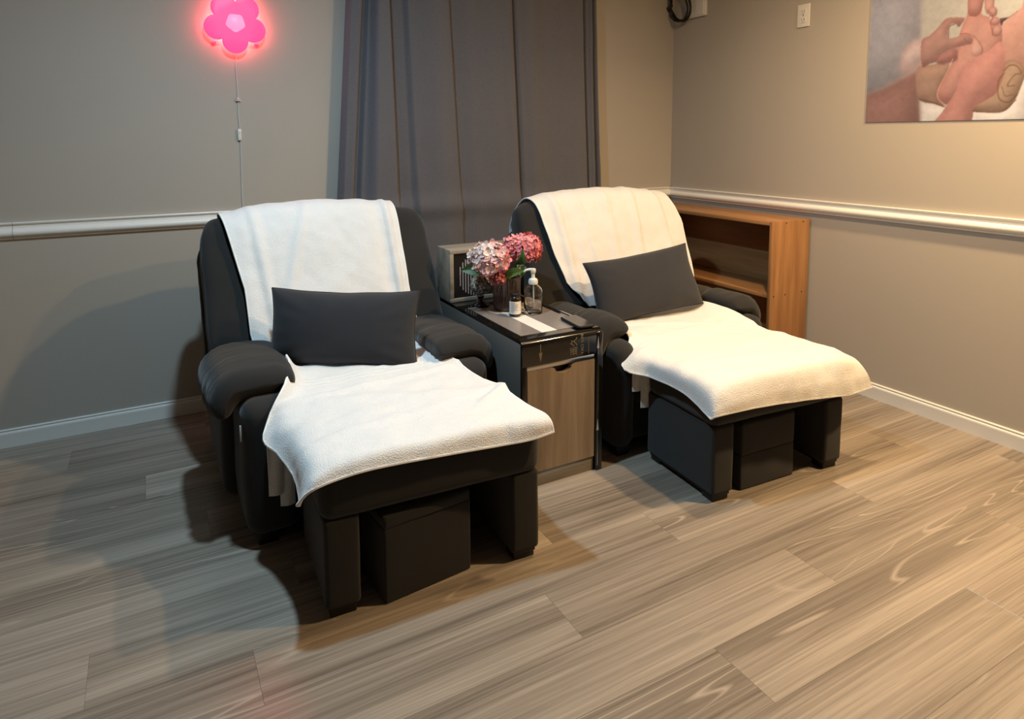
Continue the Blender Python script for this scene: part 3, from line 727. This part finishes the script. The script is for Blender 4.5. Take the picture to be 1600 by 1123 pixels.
seat_towel('rumpled white terry towel spread over the seat and footrest of the left chair', [
    R_([-.94, -.95, -.93, -.90, -.88, -.84, -.79], [-2.588, -2.558, -2.49, -2.36, -2.25, -2.14, -2.055], [.500, .458, .449, .449, .449, .452, .492]),
    R_(-1.06, [-2.602, -2.568, -2.50, -2.36, -2.24, -2.135, -2.078], [.505, .458, .449, .450, .450, .452, .480]),
    R_([-1.18, -1.18, -1.18, -1.18, -1.18, -1.18, -1.19], [-2.634, -2.596, -2.51, -2.35, -2.23, -2.12, -2.055], [.490, .458, .449, .449, .449, .450, .462]),
    R_([-1.30, -1.285, -1.28, -1.28, -1.28, -1.29, -1.32], [-2.715, -2.645, -2.50, -2.34, -2.21, -2.10, -2.035], [.385, .430, .438, .438, .438, .438, .440]),
    R_([-1.40, -1.40, -1.40, -1.40, -1.40, -1.40, -1.40], [-2.690, -2.640, -2.50, -2.33, -2.19, -2.09, -2.012], [.362, .420, .438, .439, .439, .439, .440]),
    R_([-1.53, -1.52, -1.52, -1.52, -1.52, -1.52, -1.51], [-2.668, -2.640, -2.50, -2.32, -2.17, -2.09, -2.020], [.345, .418, .438, .439, .439, .440, .452]),
    R_([-1.60, -1.61, -1.61, -1.61, -1.61, -1.61, -1.60], [-2.668, -2.640, -2.50, -2.31, -2.16, -2.08, -2.004], [.325, .416, .438, .439, .439, .439, .440]),
    R_([-1.655, -1.665, -1.660, -1.660, -1.660, -1.668, -1.675], [-2.680, -2.642, -2.51, -2.31, -2.15, -2.07, -1.990], [.336, .408, .433, .434, .434, .433, .430]),
    R_([-1.672, -1.682, -1.680, -1.680, -1.680, -1.685, -1.692], [-2.692, -2.648, -2.52, -2.31, -2.15, -2.06, -1.985], [.346, .388, .404, .398, .390, .390, .400]),
], [(-2.705, -2.665, -1.257, .385, .178), (-2.672, -2.630, -1.251, .40, .134)], 2.2,
   [(-1.09, .05, .006, .005), (-1.12, .05, .006, .005), (-1.15, .05, .006, .005), (-1.215, .08, .009, .006), (-1.64, .55, .020, .014, -2.05, .085), (-1.34, -.35, .03, .006), (-1.48, .15, .02, .004)], -.052)
seat_towel('white terry towel spread over the seat and footrest of the right chair', [
    R_(-.94, [-1.315, -1.20, -1.11, -1.02, -.93, -.84, -.785], [.455, .450, .449, .449, .449, .452, .478]),
    R_(-1.10, [-1.325, -1.20, -1.11, -1.02, -.93, -.83, -.772], [.455, .450, .449, .449, .449, .456, .488]),
    R_([-1.25, -1.25, -1.25, -1.25, -1.25, -1.25, -1.26], [-1.338, -1.24, -1.11, -1.02, -.92, -.82, -.752], [.455, .450, .449, .449, .449, .452, .475]),
    R_([-1.345, -1.36, -1.37, -1.37, -1.37, -1.37, -1.37], [-1.428, -1.355, -1.20, -1.04, -.92, -.81, -.755], [.372, .428, .438, .438, .438, .438, .442]),
    R_([-1.45, -1.45, -1.46, -1.47, -1.47, -1.47, -1.47], [-1.378, -1.356, -1.21, -1.05, -.91, -.80, -.735], [.360, .421, .438, .439, .439, .439, .438]),
    R_([-1.60, -1.60, -1.60, -1.60, -1.60, -1.60, -1.60], [-1.376, -1.357, -1.22, -1.05, -.90, -.79, -.712], [.362, .421, .438, .439, .439, .439, .432]),
    R_([-1.69, -1.70, -1.71, -1.71, -1.71, -1.71, -1.70], [-1.380, -1.358, -1.22, -1.05, -.90, -.79, -.702], [.344, .418, .438, .438, .438, .437, .424]),
    R_([-1.735, -1.752, -1.757, -1.757, -1.757, -1.757, -1.745], [-1.388, -1.362, -1.22, -1.05, -.90, -.785, -.685], [.332, .404, .428, .428, .428, .427, .405]),
    R_([-1.762, -1.775, -1.780, -1.780, -1.780, -1.780, -1.765], [-1.394, -1.366, -1.22, -1.05, -.90, -.775, -.655], [.326, .364, .385, .380, .375, .368, .355]),
    R_([-1.772, -1.782, -1.788, -1.788, -1.788, -1.788, -1.772], [-1.397, -1.368, -1.22, -1.05, -.90, -.770, -.632], [.323, .337, .339, .329, .318, .306, .304]),
], [(-1.392, -1.352, -1.343, .365, .275), (-1.356, -1.300, -1.351, .40, .206)], 6.6,
   [(-1.275, .03, .006, .004), (-1.305, .03, .006, .004), (-1.335, .03, .006, .004), (-1.20, -.5, .012, .007), (-1.52, .1, .03, .004), (-1.63, -.2, .02, .004)], -.07)

# ------------------------------------------------------------------ pillows
def pillow(label, c, ax, ay, hw, hh, T, seed):
    ax, ay = np.array(ax, float), np.array(ay, float); ax /= np.linalg.norm(ax); ay -= ax*(ay@ax); ay /= np.linalg.norm(ay)
    an = np.cross(ax, ay); c = np.array(c)
    t = thing('pillow', label, 'pillow', tuple(c), 'dark lumbar pillows')
    n = 40; u = np.linspace(-1, 1, n); u = np.sin(u*math.pi/2); U_, V_ = np.meshgrid(u, u, indexing='ij')
    X = hw*U_*(1-.055*(1-V_**2)**1.0*np.abs(U_)); Y = hh*V_*(1-.085*(1-U_**2)*np.abs(V_))
    th = T*np.sqrt(np.clip((1-np.abs(U_)**2.6)*(1-np.abs(V_)**2.6), 0, 1))**.9
    # tension creases running in from the corners and left side
    cr = .004*np.sin(14*np.arctan2(V_, U_))*np.clip(np.hypot(U_, V_)-.6, 0, 1)*np.clip(1-np.maximum(np.abs(U_), np.abs(V_)), 0, 1)*4
    top = c+X[..., None]*ax+Y[..., None]*ay+(th+cr)[..., None]*an; bot = c+X[..., None]*ax+Y[..., None]*ay-th[..., None]*an
    mb = MB(); mb.grid(top); mb.grid(bot[::-1])
    bm = bmesh.new(); vs = [bm.verts.new(v) for v in mb.v]
    for f in mb.f: bm.faces.new([vs[i] for i in f])
    bmesh.ops.remove_doubles(bm, verts=bm.verts, dist=1e-4); bm.verts.index_update()
    m2 = MB(); m2.add([v.co[:] for v in bm.verts], [[v.index for v in f.verts] for f in bm.faces]); bm.free()
    m2.wob(.004, 9, seed); m2.build('pillow_cover', M_pil, t, sharp=80)
    rim = np.concatenate([top[:, 0], top[-1, 1:], top[-2::-1, -1], top[0, -2::-1]])
    mb = MB().tube(rim, .003, 6).wob(.004, 9, seed); mb.build('piping', M_pil, t)
pillow('dark grey lumbar pillow turned sideways on the left chair seat', (-2.390, -.962, .574), (.43, -.25, -.012), (-.01, .06, .27), .264, .136, .062, 3)
pillow('dark grey lumbar pillow leaning askew on the right chair seat', (-1.070, -1.022, .597), (.51, -.045, .045), (-.05, .11, .235), .272, .142, .062, 8)

# ------------------------------------------------------------------ side cabinet between the chairs
CX0, CX1, CY0, CY1, CZ = -1.875, -1.533, -1.335, -.578, .545
cab = thing('side_cabinet', 'narrow cabinet with black glass top and wood door between the two chairs', 'cabinet', ((CX0+CX1)/2, (CY0+CY1)/2, 0))
MB().box(CX0, CX0+.016, CY0+.012, CY1, .0, CZ-.014, .001).build('side_panel', M_gpan, cab)
MB().box(CX1-.016, CX1, CY0+.03, CY1, .0, CZ-.014, .001).build('side_panel', M_blk, cab)
MB().box(CX0+.017, CX1-.017, CY0+.03, CY1, .01, CZ-.016, 0).build('carcass', M_blkm, cab, smooth=False)
# black glass: flat top that curves over the front edge into a short front band
r = .024; pr = [(CY1, CZ)]+[(CY0+r-r*math.sin(a), CZ-r+r*math.cos(a)) for a in np.linspace(0, math.pi/2, 9)]+[(CY0, .452)]
pi_ = [(CY0+.012, .452)]+[(CY0+.012+(r-.012)*(1-math.sin(a)), CZ-r+(r-.012)*math.cos(a)) for a in np.linspace(math.pi/2, 0, 9)]+[(CY1, CZ-.012)]
top = MB().prism(pr+pi_, 'x', CX0+.001, CX1-.001).build('glass_top', M_blk, cab, sharp=40)
zt = CZ+.0004
def flat(poly, z, h=.0008): return MB().prism(poly, 'z', z-.0003, z+h)
for (x0, x1, m_) in ((CX0+.030, -1.758, M_tile), (-1.757, -1.693, M_tilew), (-1.692, CX1-.034, M_tile)):
    flat([(x0, -1.275), (x1, -1.275), (x1, -.865), (x0, -.865)], zt).build('marble_inset', m_, top, smooth=False)
flat([(CX0+.028, -.852), (-1.70, -.852), (-1.70, -.835), (CX0+.028, -.835)], zt).build('inlay_strip', M_tile, top, smooth=False)
flat([(-1.76, -.835), (-1.745, -.835), (-1.745, -.735), (-1.76, -.735)], zt).build('inlay_strip', M_tile, top, smooth=False)
MB().box(CX1-.012, CX1-.004, CY0+.06, CY1-.14, CZ, CZ+.003, .001).build('edge_highlight', M_chr, top)  # added chrome strip standing in for the highlight along the black edge
# front: strip, door with finger notch, plinth, post
MB().box(CX0+.018, CX1-.03, CY0+.004, CY0+.03, .434, .4515, .001).build('metal_strip', M_chr, cab)
MB().box(CX0+.0005, CX0+.022, CY0+.002, CY0+.03, 0, .452, .0015).build('front_stile', M_blk, cab)
dx0, dx1, dz0, dz1 = CX0+.024, CX1-.030, .056, .432
nc, nw = -1.702, .040
notch = [(nc+nw+.010, dz1), (nc+nw, dz1-.004)]+[(nc+nw*.86*math.cos(a), dz1-.008-.019*math.sin(a)) for a in np.linspace(0, math.pi, 11)]+[(nc-nw, dz1-.004), (nc-nw-.010, dz1)]
door = MB().prism([(dx0, dz0), (dx1, dz0), (dx1, dz1)]+notch+[(dx0, dz1)], 'y', CY0+.004, CY0+.022).build('door', M_door, cab, smooth=False)
MB().box(CX0+.022, CX1-.03, CY0+.010, CY0+.03, 0, .052, .001).build('plinth', M_gwood, cab)
post = MB().box(CX1-.027, CX1+.002, CY0-.003, CY0+.032, 0, CZ-.010, .004).build('front_post', M_blk, cab)
MB().box(CX1-.0225, CX1-.0195, CY0-.0042, CY0-.002, .25, .50, 0).box(CX1-.0225, CX1-.0195, CY0-.0042, CY0-.002, .02, .185, 0).build('silver_line', M_chr, post, smooth=False)
for z in (.505, .19):
    MB().prism([(CX1-.0255, z-.032), (CX1-.0165, z-.032), (CX1-.021, z+.012)], 'y', CY0-.0045, CY0-.002).build('arrow_mark', M_greyp, post, smooth=False)
# printed marks on the front band
yb_ = CY0-.0006
MB().box(-1.8015, -1.7985, yb_, yb_+.001, .492, .524, 0).add(*[[(-1.807, yb_, .494), (-1.793, yb_, .494), (-1.800, yb_, .460), (-1.807, yb_+.001, .494), (-1.793, yb_+.001, .494), (-1.800, yb_+.001, .460)], [[0, 1, 2], [3, 5, 4], [0, 3, 4, 1], [1, 4, 5, 2], [2, 5, 3, 0]]]).build('arrow_mark', M_gold, top, smooth=False)
def band_text(body, size, x, z0, m_):
    V, F = text_mesh(body, size)
    if not len(V): return
    # lettering runs up the band: text x -> +z, text y -> -x; it bends back over the rounded edge
    W = []
    for v in V:
        s = z0+v[0]; lim = CZ-r
        if s <= lim: W.append((x-v[1], CY0-.0005-v[2], s))
        else:
            a = min((s-lim)/r, math.pi/2); ex = max(0, (s-lim)-r*math.pi/2); q = r+.0005+v[2]
            W.append((x-v[1], CY0+r-q*math.cos(a)+ex, lim+q*math.sin(a)))
    MB().add(W, F).build('lettering', m_, top, smooth=False)
band_text('遥久', .034, -1.648, .461, M_gold)
band_text('YAO XIN', .018, -1.617, .461, M_gold)
MB().box(-1.5955, -1.594, yb_, yb_+.001, .457, .518, 0).build('gold_line', M_gold, top, smooth=False)
# control box standing at the back of the cabinet
KX0, KX1, KY0, KY1, KZ = CX0, CX1, -.725, -.580, .772
kb = MB().box(KX0, KX1, KY0+.012, KY1, CZ+.0008, KZ, .002).build('control_box', M_gwood, cab)
f_ = .017
for (a, b, c_, d) in ((KX0, KX1, KZ-f_, KZ), (KX0, KX1, CZ+.001, CZ+.001+f_), (KX0, KX0+f_, CZ+.001+f_, KZ-f_), (KX1-f_, KX1, CZ+.001+f_, KZ-f_)):
    MB().box(a, b, KY0, KY0+.013, c_, d, .001).build('frame_rail', M_gwood, kb)
MB().box(KX0+f_, KX1-f_, KY0+.006, KY0+.012, CZ+.001+f_, KZ-f_, 0).build('black_panel', M_blkm, kb, smooth=False)
# printed striped disc with a dark moon cut out of it
gx, gz, gr = -1.746, .655, .090; mx_, mz_, mr_ = -1.708, .678, .064
for i in range(13):
    x = gx-.080+i*.0125
    if abs(x-gx) > gr: continue
    hh = math.sqrt(gr*gr-(x-gx)**2); lo, hi = gz-hh, gz+hh; segs = [(lo, hi)]
    if abs(x-mx_) < mr_:
        mh = math.sqrt(mr_**2-(x-mx_)**2); segs = [(lo, mz_-mh), (mz_+mh, hi)]
    for a, b in segs:
        if b-a > .006: MB().box(x-.0022, x+.0022, KY0+.0052, KY0+.0064, a, b, 0).build('printed_stripe', M_greyp, kb, smooth=False)
arc_ = [(mx_+mr_*math.cos(t), KY0+.0056, mz_+mr_*math.sin(t)) for t in np.linspace(math.radians(150), math.radians(300), 30)]
MB().tube(arc_, .0012, 5).build('printed_arc', M_greyp, kb)

# ------------------------------------------------------------------ things on the cabinet
ZT = CZ+.0014
def glass(name, col, rough=.02, ior=1.45):
    m, nt, b = newmat(name); b.inputs['Base Color'].default_value = col; b.inputs['Transmission Weight'].default_value = 1
    b.inputs['Roughness'].default_value = rough; b.inputs['IOR'].default_value = ior
    n = nt.nodes.new('ShaderNodeTexNoise'); n.inputs['Scale'].default_value = 30
    bp = nt.nodes.new('ShaderNodeBump'); bp.inputs['Strength'].default_value = .03; nt.links.new(n.outputs['Fac'], bp.inputs['Height']); nt.links.new(bp.outputs[0], b.inputs['Normal'])
    return m
M_smoke = glass('smoky_glass', srgb(128, 108, 102), .06, 1.42)
M_smoke.node_tree.nodes['Principled BSDF'].inputs['Transmission Weight'].default_value = .72
M_clear = glass('clear_glass', (.97, .98, .98, 1), .01, 1.4)
VX, VY = -1.712, -.925
vase = thing('flower_vase', 'ribbed smoky glass vase holding hydrangeas on the cabinet', 'vase', (VX, VY, ZT))
MB().lathe([(.046, ZT), (.053, ZT+.003), (.055, ZT+.02), (.056, ZT+.07), (.057, ZT+.125), (.058, ZT+.136), (.0565, ZT+.137), (.0545, ZT+.125), (.0535, ZT+.07), (.0525, ZT+.02), (.049, ZT+.010), (.001, ZT+.009)], VX, VY, 96, 24, .02).build('vase_glass', M_smoke, vase, sharp=60)
# dark glass ring coaster
M_ring = mat('pale_ring_print', srgb(205, 203, 200), .2, var=.04)
cst = tag(MB().lathe([(.074, ZT-.0004), (.078, ZT+.0002), (.074, ZT+.0006), (.071, ZT+.0002)], VX-.004, VY-.002, 48, cap0=False, cap1=False).lathe([(.064, ZT-.0004), (.066, ZT+.0002), (.064, ZT+.0005), (.0625, ZT+.0002)], VX-.004, VY-.002, 48, cap0=False, cap1=False).build('coaster', M_ring, sharp=40), 'thin pale ringed coaster under the smoky vase', 'coaster')

M_bloom, nt, b_ = newmat('hydrangea_petal'); vc = nt.nodes.new('ShaderNodeVertexColor'); vc.layer_name = 'tint'
nt.links.new(vc.outputs['Color'], b_.inputs['Base Color']); b_.inputs['Roughness'].default_value = .7; b_.inputs['Subsurface Weight'].default_value = .0
def bloom(c, R, n, colf, parent, seed):
    rg = np.random.default_rng(seed); mb = MB(); cols = []
    c = np.array(c)
    for i in range(n):
        ph = math.acos(1-2*(i+.5)/n*.86); th = i*2.399963
        d = np.array([math.sin(ph)*math.cos(th), math.sin(ph)*math.sin(th), math.cos(ph)])
        d += rg.normal(0, .07, 3); d /= np.linalg.norm(d)
        a = np.cross(d, [0.3, .2, 1]); a /= np.linalg.norm(a); b = np.cross(d, a); ro = rg.uniform(0, 6.28)
        rr = R*(.90+rg.uniform(-.07, .09)); pc_ = c+d*np.array([1, 1, .90])*rr; col0 = np.array(colf(d, rg))
        tilt = rg.normal(0, .35, 2); d2 = d+a*tilt[0]+b*tilt[1]; d2 /= np.linalg.norm(d2)
        a = np.cross(d2, [0.3, .2, 1]); a /= np.linalg.norm(a); b = np.cross(d2, a)
        for k in range(4):
            t = ro+k*math.pi/2+rg.normal(0, .12); e = math.cos(t)*a+math.sin(t)*b; s = -math.sin(t)*a+math.cos(t)*b
            L_ = R*.215*rg.uniform(.85, 1.15); Wd = L_*.60; cup = rg.uniform(.3, .9)
            V = [pc_, pc_+e*L_*.45+s*Wd*.8+d2*L_*.12*cup, pc_+e*L_*.95+s*Wd*.62+d2*L_*.5*cup, pc_+e*L_*1.06+d2*L_*.5*cup, pc_+e*L_*.95-s*Wd*.62+d2*L_*.5*cup, pc_+e*L_*.45-s*Wd*.8+d2*L_*.12*cup, pc_+e*L_*.55+d2*L_*.05]
            mb.add(V, [[0, 1, 6], [1, 2, 6], [2, 3, 6], [3, 4, 6], [4, 5, 6], [5, 0, 6]])
            cc_ = np.clip(col0*rg.uniform(.85, 1.12), 0, 1); cols += [cc_*.8]+[cc_]*5+[cc_*.92]
    n0 = len(mb.v)
    # inner mass so that no gaps show through
    inner = MB().lathe([(R*.80*math.sin(t)+1e-4, c[2]-R*.72*math.cos(t)) for t in np.linspace(0, math.pi, 12)], c[0], c[1], 18)
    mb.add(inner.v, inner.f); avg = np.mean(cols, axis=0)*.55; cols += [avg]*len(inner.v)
    o = mb.build('bloom', M_bloom, parent, smooth=True, sharp=60); o['kind'] = 'stuff'
    ca_ = o.data.color_attributes.new('tint', 'FLOAT_COLOR', 'POINT')
    ca_.data.foreach_set('color', np.concatenate([np.array(cols), np.ones((len(cols), 1))], 1).reshape(-1).astype(np.float32))
    return o
def leaf(base_, tip, nrm, w, parent, seed):
    base_, tip, nrm = map(np.array, (base_, tip, nrm)); e = tip-base_; L_ = np.linalg.norm(e); e = e/L_; s = np.cross(nrm, e); s /= np.linalg.norm(s); nn = np.cross(e, s)
    G = np.zeros((14, 9, 3))
    for i, u in enumerate(np.linspace(0, 1, 14)):
        ww = w*(math.sin(math.pi*u**.8)**.8)*(1-.25*u)+.0006
        for j, v in enumerate(np.linspace(-1, 1, 9)):
            G[i, j] = base_+e*L_*u+s*ww*v+nn*(.018*abs(v)*ww/w+.012*math.sin(math.pi*u)+.0012*math.cos(u*40+abs(v)*8))
    return cloth(G, .0006).build('leaf', M_leaf, parent, sharp=70)
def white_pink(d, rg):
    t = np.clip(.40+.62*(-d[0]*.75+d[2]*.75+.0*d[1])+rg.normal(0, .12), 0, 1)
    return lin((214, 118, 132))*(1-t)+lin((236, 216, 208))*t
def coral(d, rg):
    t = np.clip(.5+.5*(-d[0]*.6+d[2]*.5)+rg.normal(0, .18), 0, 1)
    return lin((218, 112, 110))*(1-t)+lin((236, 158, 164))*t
h1 = thing('hydrangea', 'white to pink artificial hydrangea on the left of the smoky vase', 'flower', (VX-.01, VY, ZT+.012), 'hydrangeas in the vase')
b1 = (-1.800, -.945, .762)
bloom(b1, .080, 210, white_pink, h1, 3)
bloom((-1.785, -.985, .690), .034, 40, lambda d, rg: lin((176, 92, 90))*rg.uniform(.8, 1.2), h1, 13)
MB().tube(catmull([(VX+.015, VY-.01, ZT+.013), (VX-.01, VY, ZT+.10), (VX-.035, VY-.01, .69), (b1[0], b1[1], b1[2]-.05)], 20), .0035, 8).build('stem', M_stem, h1)
leaf((-1.815, -.95, .735), (-1.918, -.930, .728), (.1, -.9, .25), .034, h1, 1)
leaf((-1.755, -.985, .690), (-1.675, -1.005, .715), (.1, -.7, .6), .020, h1, 2)
h2 = thing('hydrangea', 'coral pink artificial hydrangea on the right of the smoky vase', 'flower', (VX+.012, VY+.01, ZT+.012), 'hydrangeas in the vase')
b2 = (-1.606, -.895, .780)
bloom(b2, .070, 180, coral, h2, 5)
bloom((-1.664, -.885, .806), .040, 55, coral, h2, 15)
MB().tube(catmull([(VX-.01, VY+.015, ZT+.013), (VX+.012, VY+.012, ZT+.10), (VX+.04, VY+.02, .69), (b2[0], b2[1], b2[2]-.05)], 20), .0035, 8).build('stem', M_stem, h2)
leaf((-1.690, -.955, .735), (-1.672, -.985, .800), (.1, -.9, .1), .024, h2, 3)
leaf((-1.672, -.955, .735), (-1.672, -.975, .680), (.1, -.9, .2), .016, h2, 4)

# crackled glass globe on a black stand
GX, GY = -1.782, -.825
gl = thing('glass_globe', 'small crackled mosaic glass globe on a black stand behind the vase', 'ornament', (GX, GY, ZT))
M_crk, nt, b_ = newmat('crackled_glass'); N = nt.nodes.new; tc = N('ShaderNodeTexCoord'); vo = N('ShaderNodeTexVoronoi'); vo.inputs['Scale'].default_value = 190
nt.links.new(tc.outputs['Object'], vo.inputs['Vector']); rp = N('ShaderNodeValToRGB'); e = rp.color_ramp.elements
e[0].color = srgb(84, 78, 68); e[1].color = srgb(178, 180, 170); e[0].position = .35; e[1].position = .75
sx_ = N('ShaderNodeSeparateColor'); nt.links.new(vo.outputs['Color'], sx_.inputs[0]); nt.links.new(sx_.outputs[0], rp.inputs[0]); nt.links.new(rp.outputs[0], b_.inputs['Base Color'])
b_.inputs['Roughness'].default_value = .15; b_.inputs['Metallic'].default_value = .35
bp = N('ShaderNodeBump'); bp.inputs['Strength'].default_value = .6; bp.inputs['Distance'].default_value = .002; nt.links.new(vo.outputs['Distance'], bp.inputs['Height']); nt.links.new(bp.outputs[0], b_.inputs['Normal'])
gz0 = ZT+.090
MB().lathe([(.044*math.sin(t)+.0005, gz0-.044*math.cos(t)) for t in np.linspace(.25, math.pi-.35, 20)], GX, GY, 32).build('globe', M_crk, gl, sharp=70)
MB().lathe([(.034, ZT), (.035, ZT+.006), (.028, ZT+.014), (.013, ZT+.020), (.010, ZT+.028), (.013, ZT+.036), (.016, ZT+.042)], GX, GY, 28).build('stand', M_blk, gl, sharp=50)

# amber bottle with a white label
AX, AY = -1.735, -1.035
ab = thing('amber_bottle', 'small dark amber bottle with a white paper label in front of the vase', 'bottle', (AX, AY, ZT))
MB().lathe([(.020, ZT), (.0232, ZT+.003), (.0235, ZT+.006), (.0235, ZT+.066), (.021, ZT+.074), (.017, ZT+.078)], AX, AY, 28).build('bottle_body', M_amber, ab, sharp=40)
MB().lathe([(.0175, ZT+.077), (.0178, ZT+.0795), (.0178, ZT+.091), (.0165, ZT+.0925)], AX, AY, 28).build('cap', M_blkm, ab, sharp=40)
a0, a1 = math.radians(175), math.radians(315)
G = np.array([[(AX+.0238*math.cos(a), AY+.0238*math.sin(a), z) for a in np.linspace(a0, a1, 20)] for z in (ZT+.012, ZT+.062)])
lb = cloth(G, .0004).build('label', M_label, ab, sharp=60)
for k in range(7):
    z = ZT+.055-k*.0055; w_ = [.5, .8, .75, .8, .6, .8, .4][k]
    G = np.array([[(AX+.0242*math.cos(a), AY+.0242*math.sin(a), zz) for a in np.linspace(math.radians(200), math.radians(200+90*w_), 10)] for zz in (z, z+.0014)])
    cloth(G, .0002).build('text_line', M_ink, lb)

# clear pump bottle
PX, PY = -1.652, -1.035
pb = thing('pump_bottle', 'clear empty bottle with a white pump dispenser on the cabinet', 'bottle', (PX, PY, ZT))
def sq(hw, z, e=4.5): return [(PX+a, PY+b, z) for a, b in superloop(40, hw, hw, e)]
MB().loft([sq(.028, ZT), sq(.0305, ZT+.003), sq(.031, ZT+.012), sq(.031, ZT+.092), sq(.0295, ZT+.102, 4), sq(.022, ZT+.112, 3), sq(.0165, ZT+.117, 2.2), sq(.0155, ZT+.122, 2),
           sq(.0135, ZT+.122, 2), sq(.0145, ZT+.116, 2.2), sq(.020, ZT+.110, 3), sq(.0275, ZT+.101, 4), sq(.029, ZT+.092), sq(.029, ZT+.014), sq(.026, ZT+.010)]).build('bottle_body', M_clear, pb, sharp=60)
MB().lathe([(.0185, ZT+.119), (.019, ZT+.121), (.019, ZT+.133), (.0165, ZT+.139), (.0085, ZT+.143), (.007, ZT+.150), (.007, ZT+.163)], PX, PY, 24).build('pump_collar', M_plas, pb, sharp=40)
hd = MB().lathe([(.0072, ZT+.160), (.0105, ZT+.166), (.0112, ZT+.176), (.009, ZT+.181)], PX, PY, 20)
hd.tube(catmull([(PX, PY, ZT+.176), (PX-.016, PY+.004, ZT+.178), (PX-.030, PY+.008, ZT+.175), (PX-.036, PY+.010, ZT+.169)], 10), [.006, .0058, .0055, .0052, .005, .0046, .0043, .004, .0036, .0033], 8)
hd.build('pump_head', M_plas, pb, sharp=50)
MB().tube([(PX, PY, ZT+.120), (PX+.001, PY, ZT+.08), (PX+.003, PY, ZT+.018)], .003, 8).build('dip_tube', M_plas, pb)

# phone lying on the cabinet edge
ph = thing('phone', 'dark smartphone lying at the front right corner of the cabinet', 'phone', (-1.580, -1.245, ZT))
def rr_(hw, hh, rd, z, cx=-1.582, cy=-1.243, rz=math.radians(-5)):
    o_ = []
    for sx, sy, a0_ in ((1, 1, 0), (-1, 1, 90), (-1, -1, 180), (1, -1, 270)):
        for a in np.linspace(a0_, a0_+90, 6):
            x = sx*(hw-rd)+rd*math.cos(math.radians(a)); y_ = sy*(hh-rd)+rd*math.sin(math.radians(a))
            o_.append((cx+x*math.cos(rz)-y_*math.sin(rz), cy+x*math.sin(rz)+y_*math.cos(rz), z))
    return o_
zp = CZ+.0035
MB().loft([rr_(.0335, .0715, .008, zp), rr_(.0360, .0740, .010, zp+.002), rr_(.0360, .0740, .010, zp+.0075), rr_(.0345, .0725, .009, zp+.009)]).build('phone_body', M_blkm, ph, sharp=50)
MB().loft([rr_(.0330, .0710, .008, zp+.0088), rr_(.0330, .0710, .008, zp+.0094)]).build('screen', M_scr, ph, sharp=50)
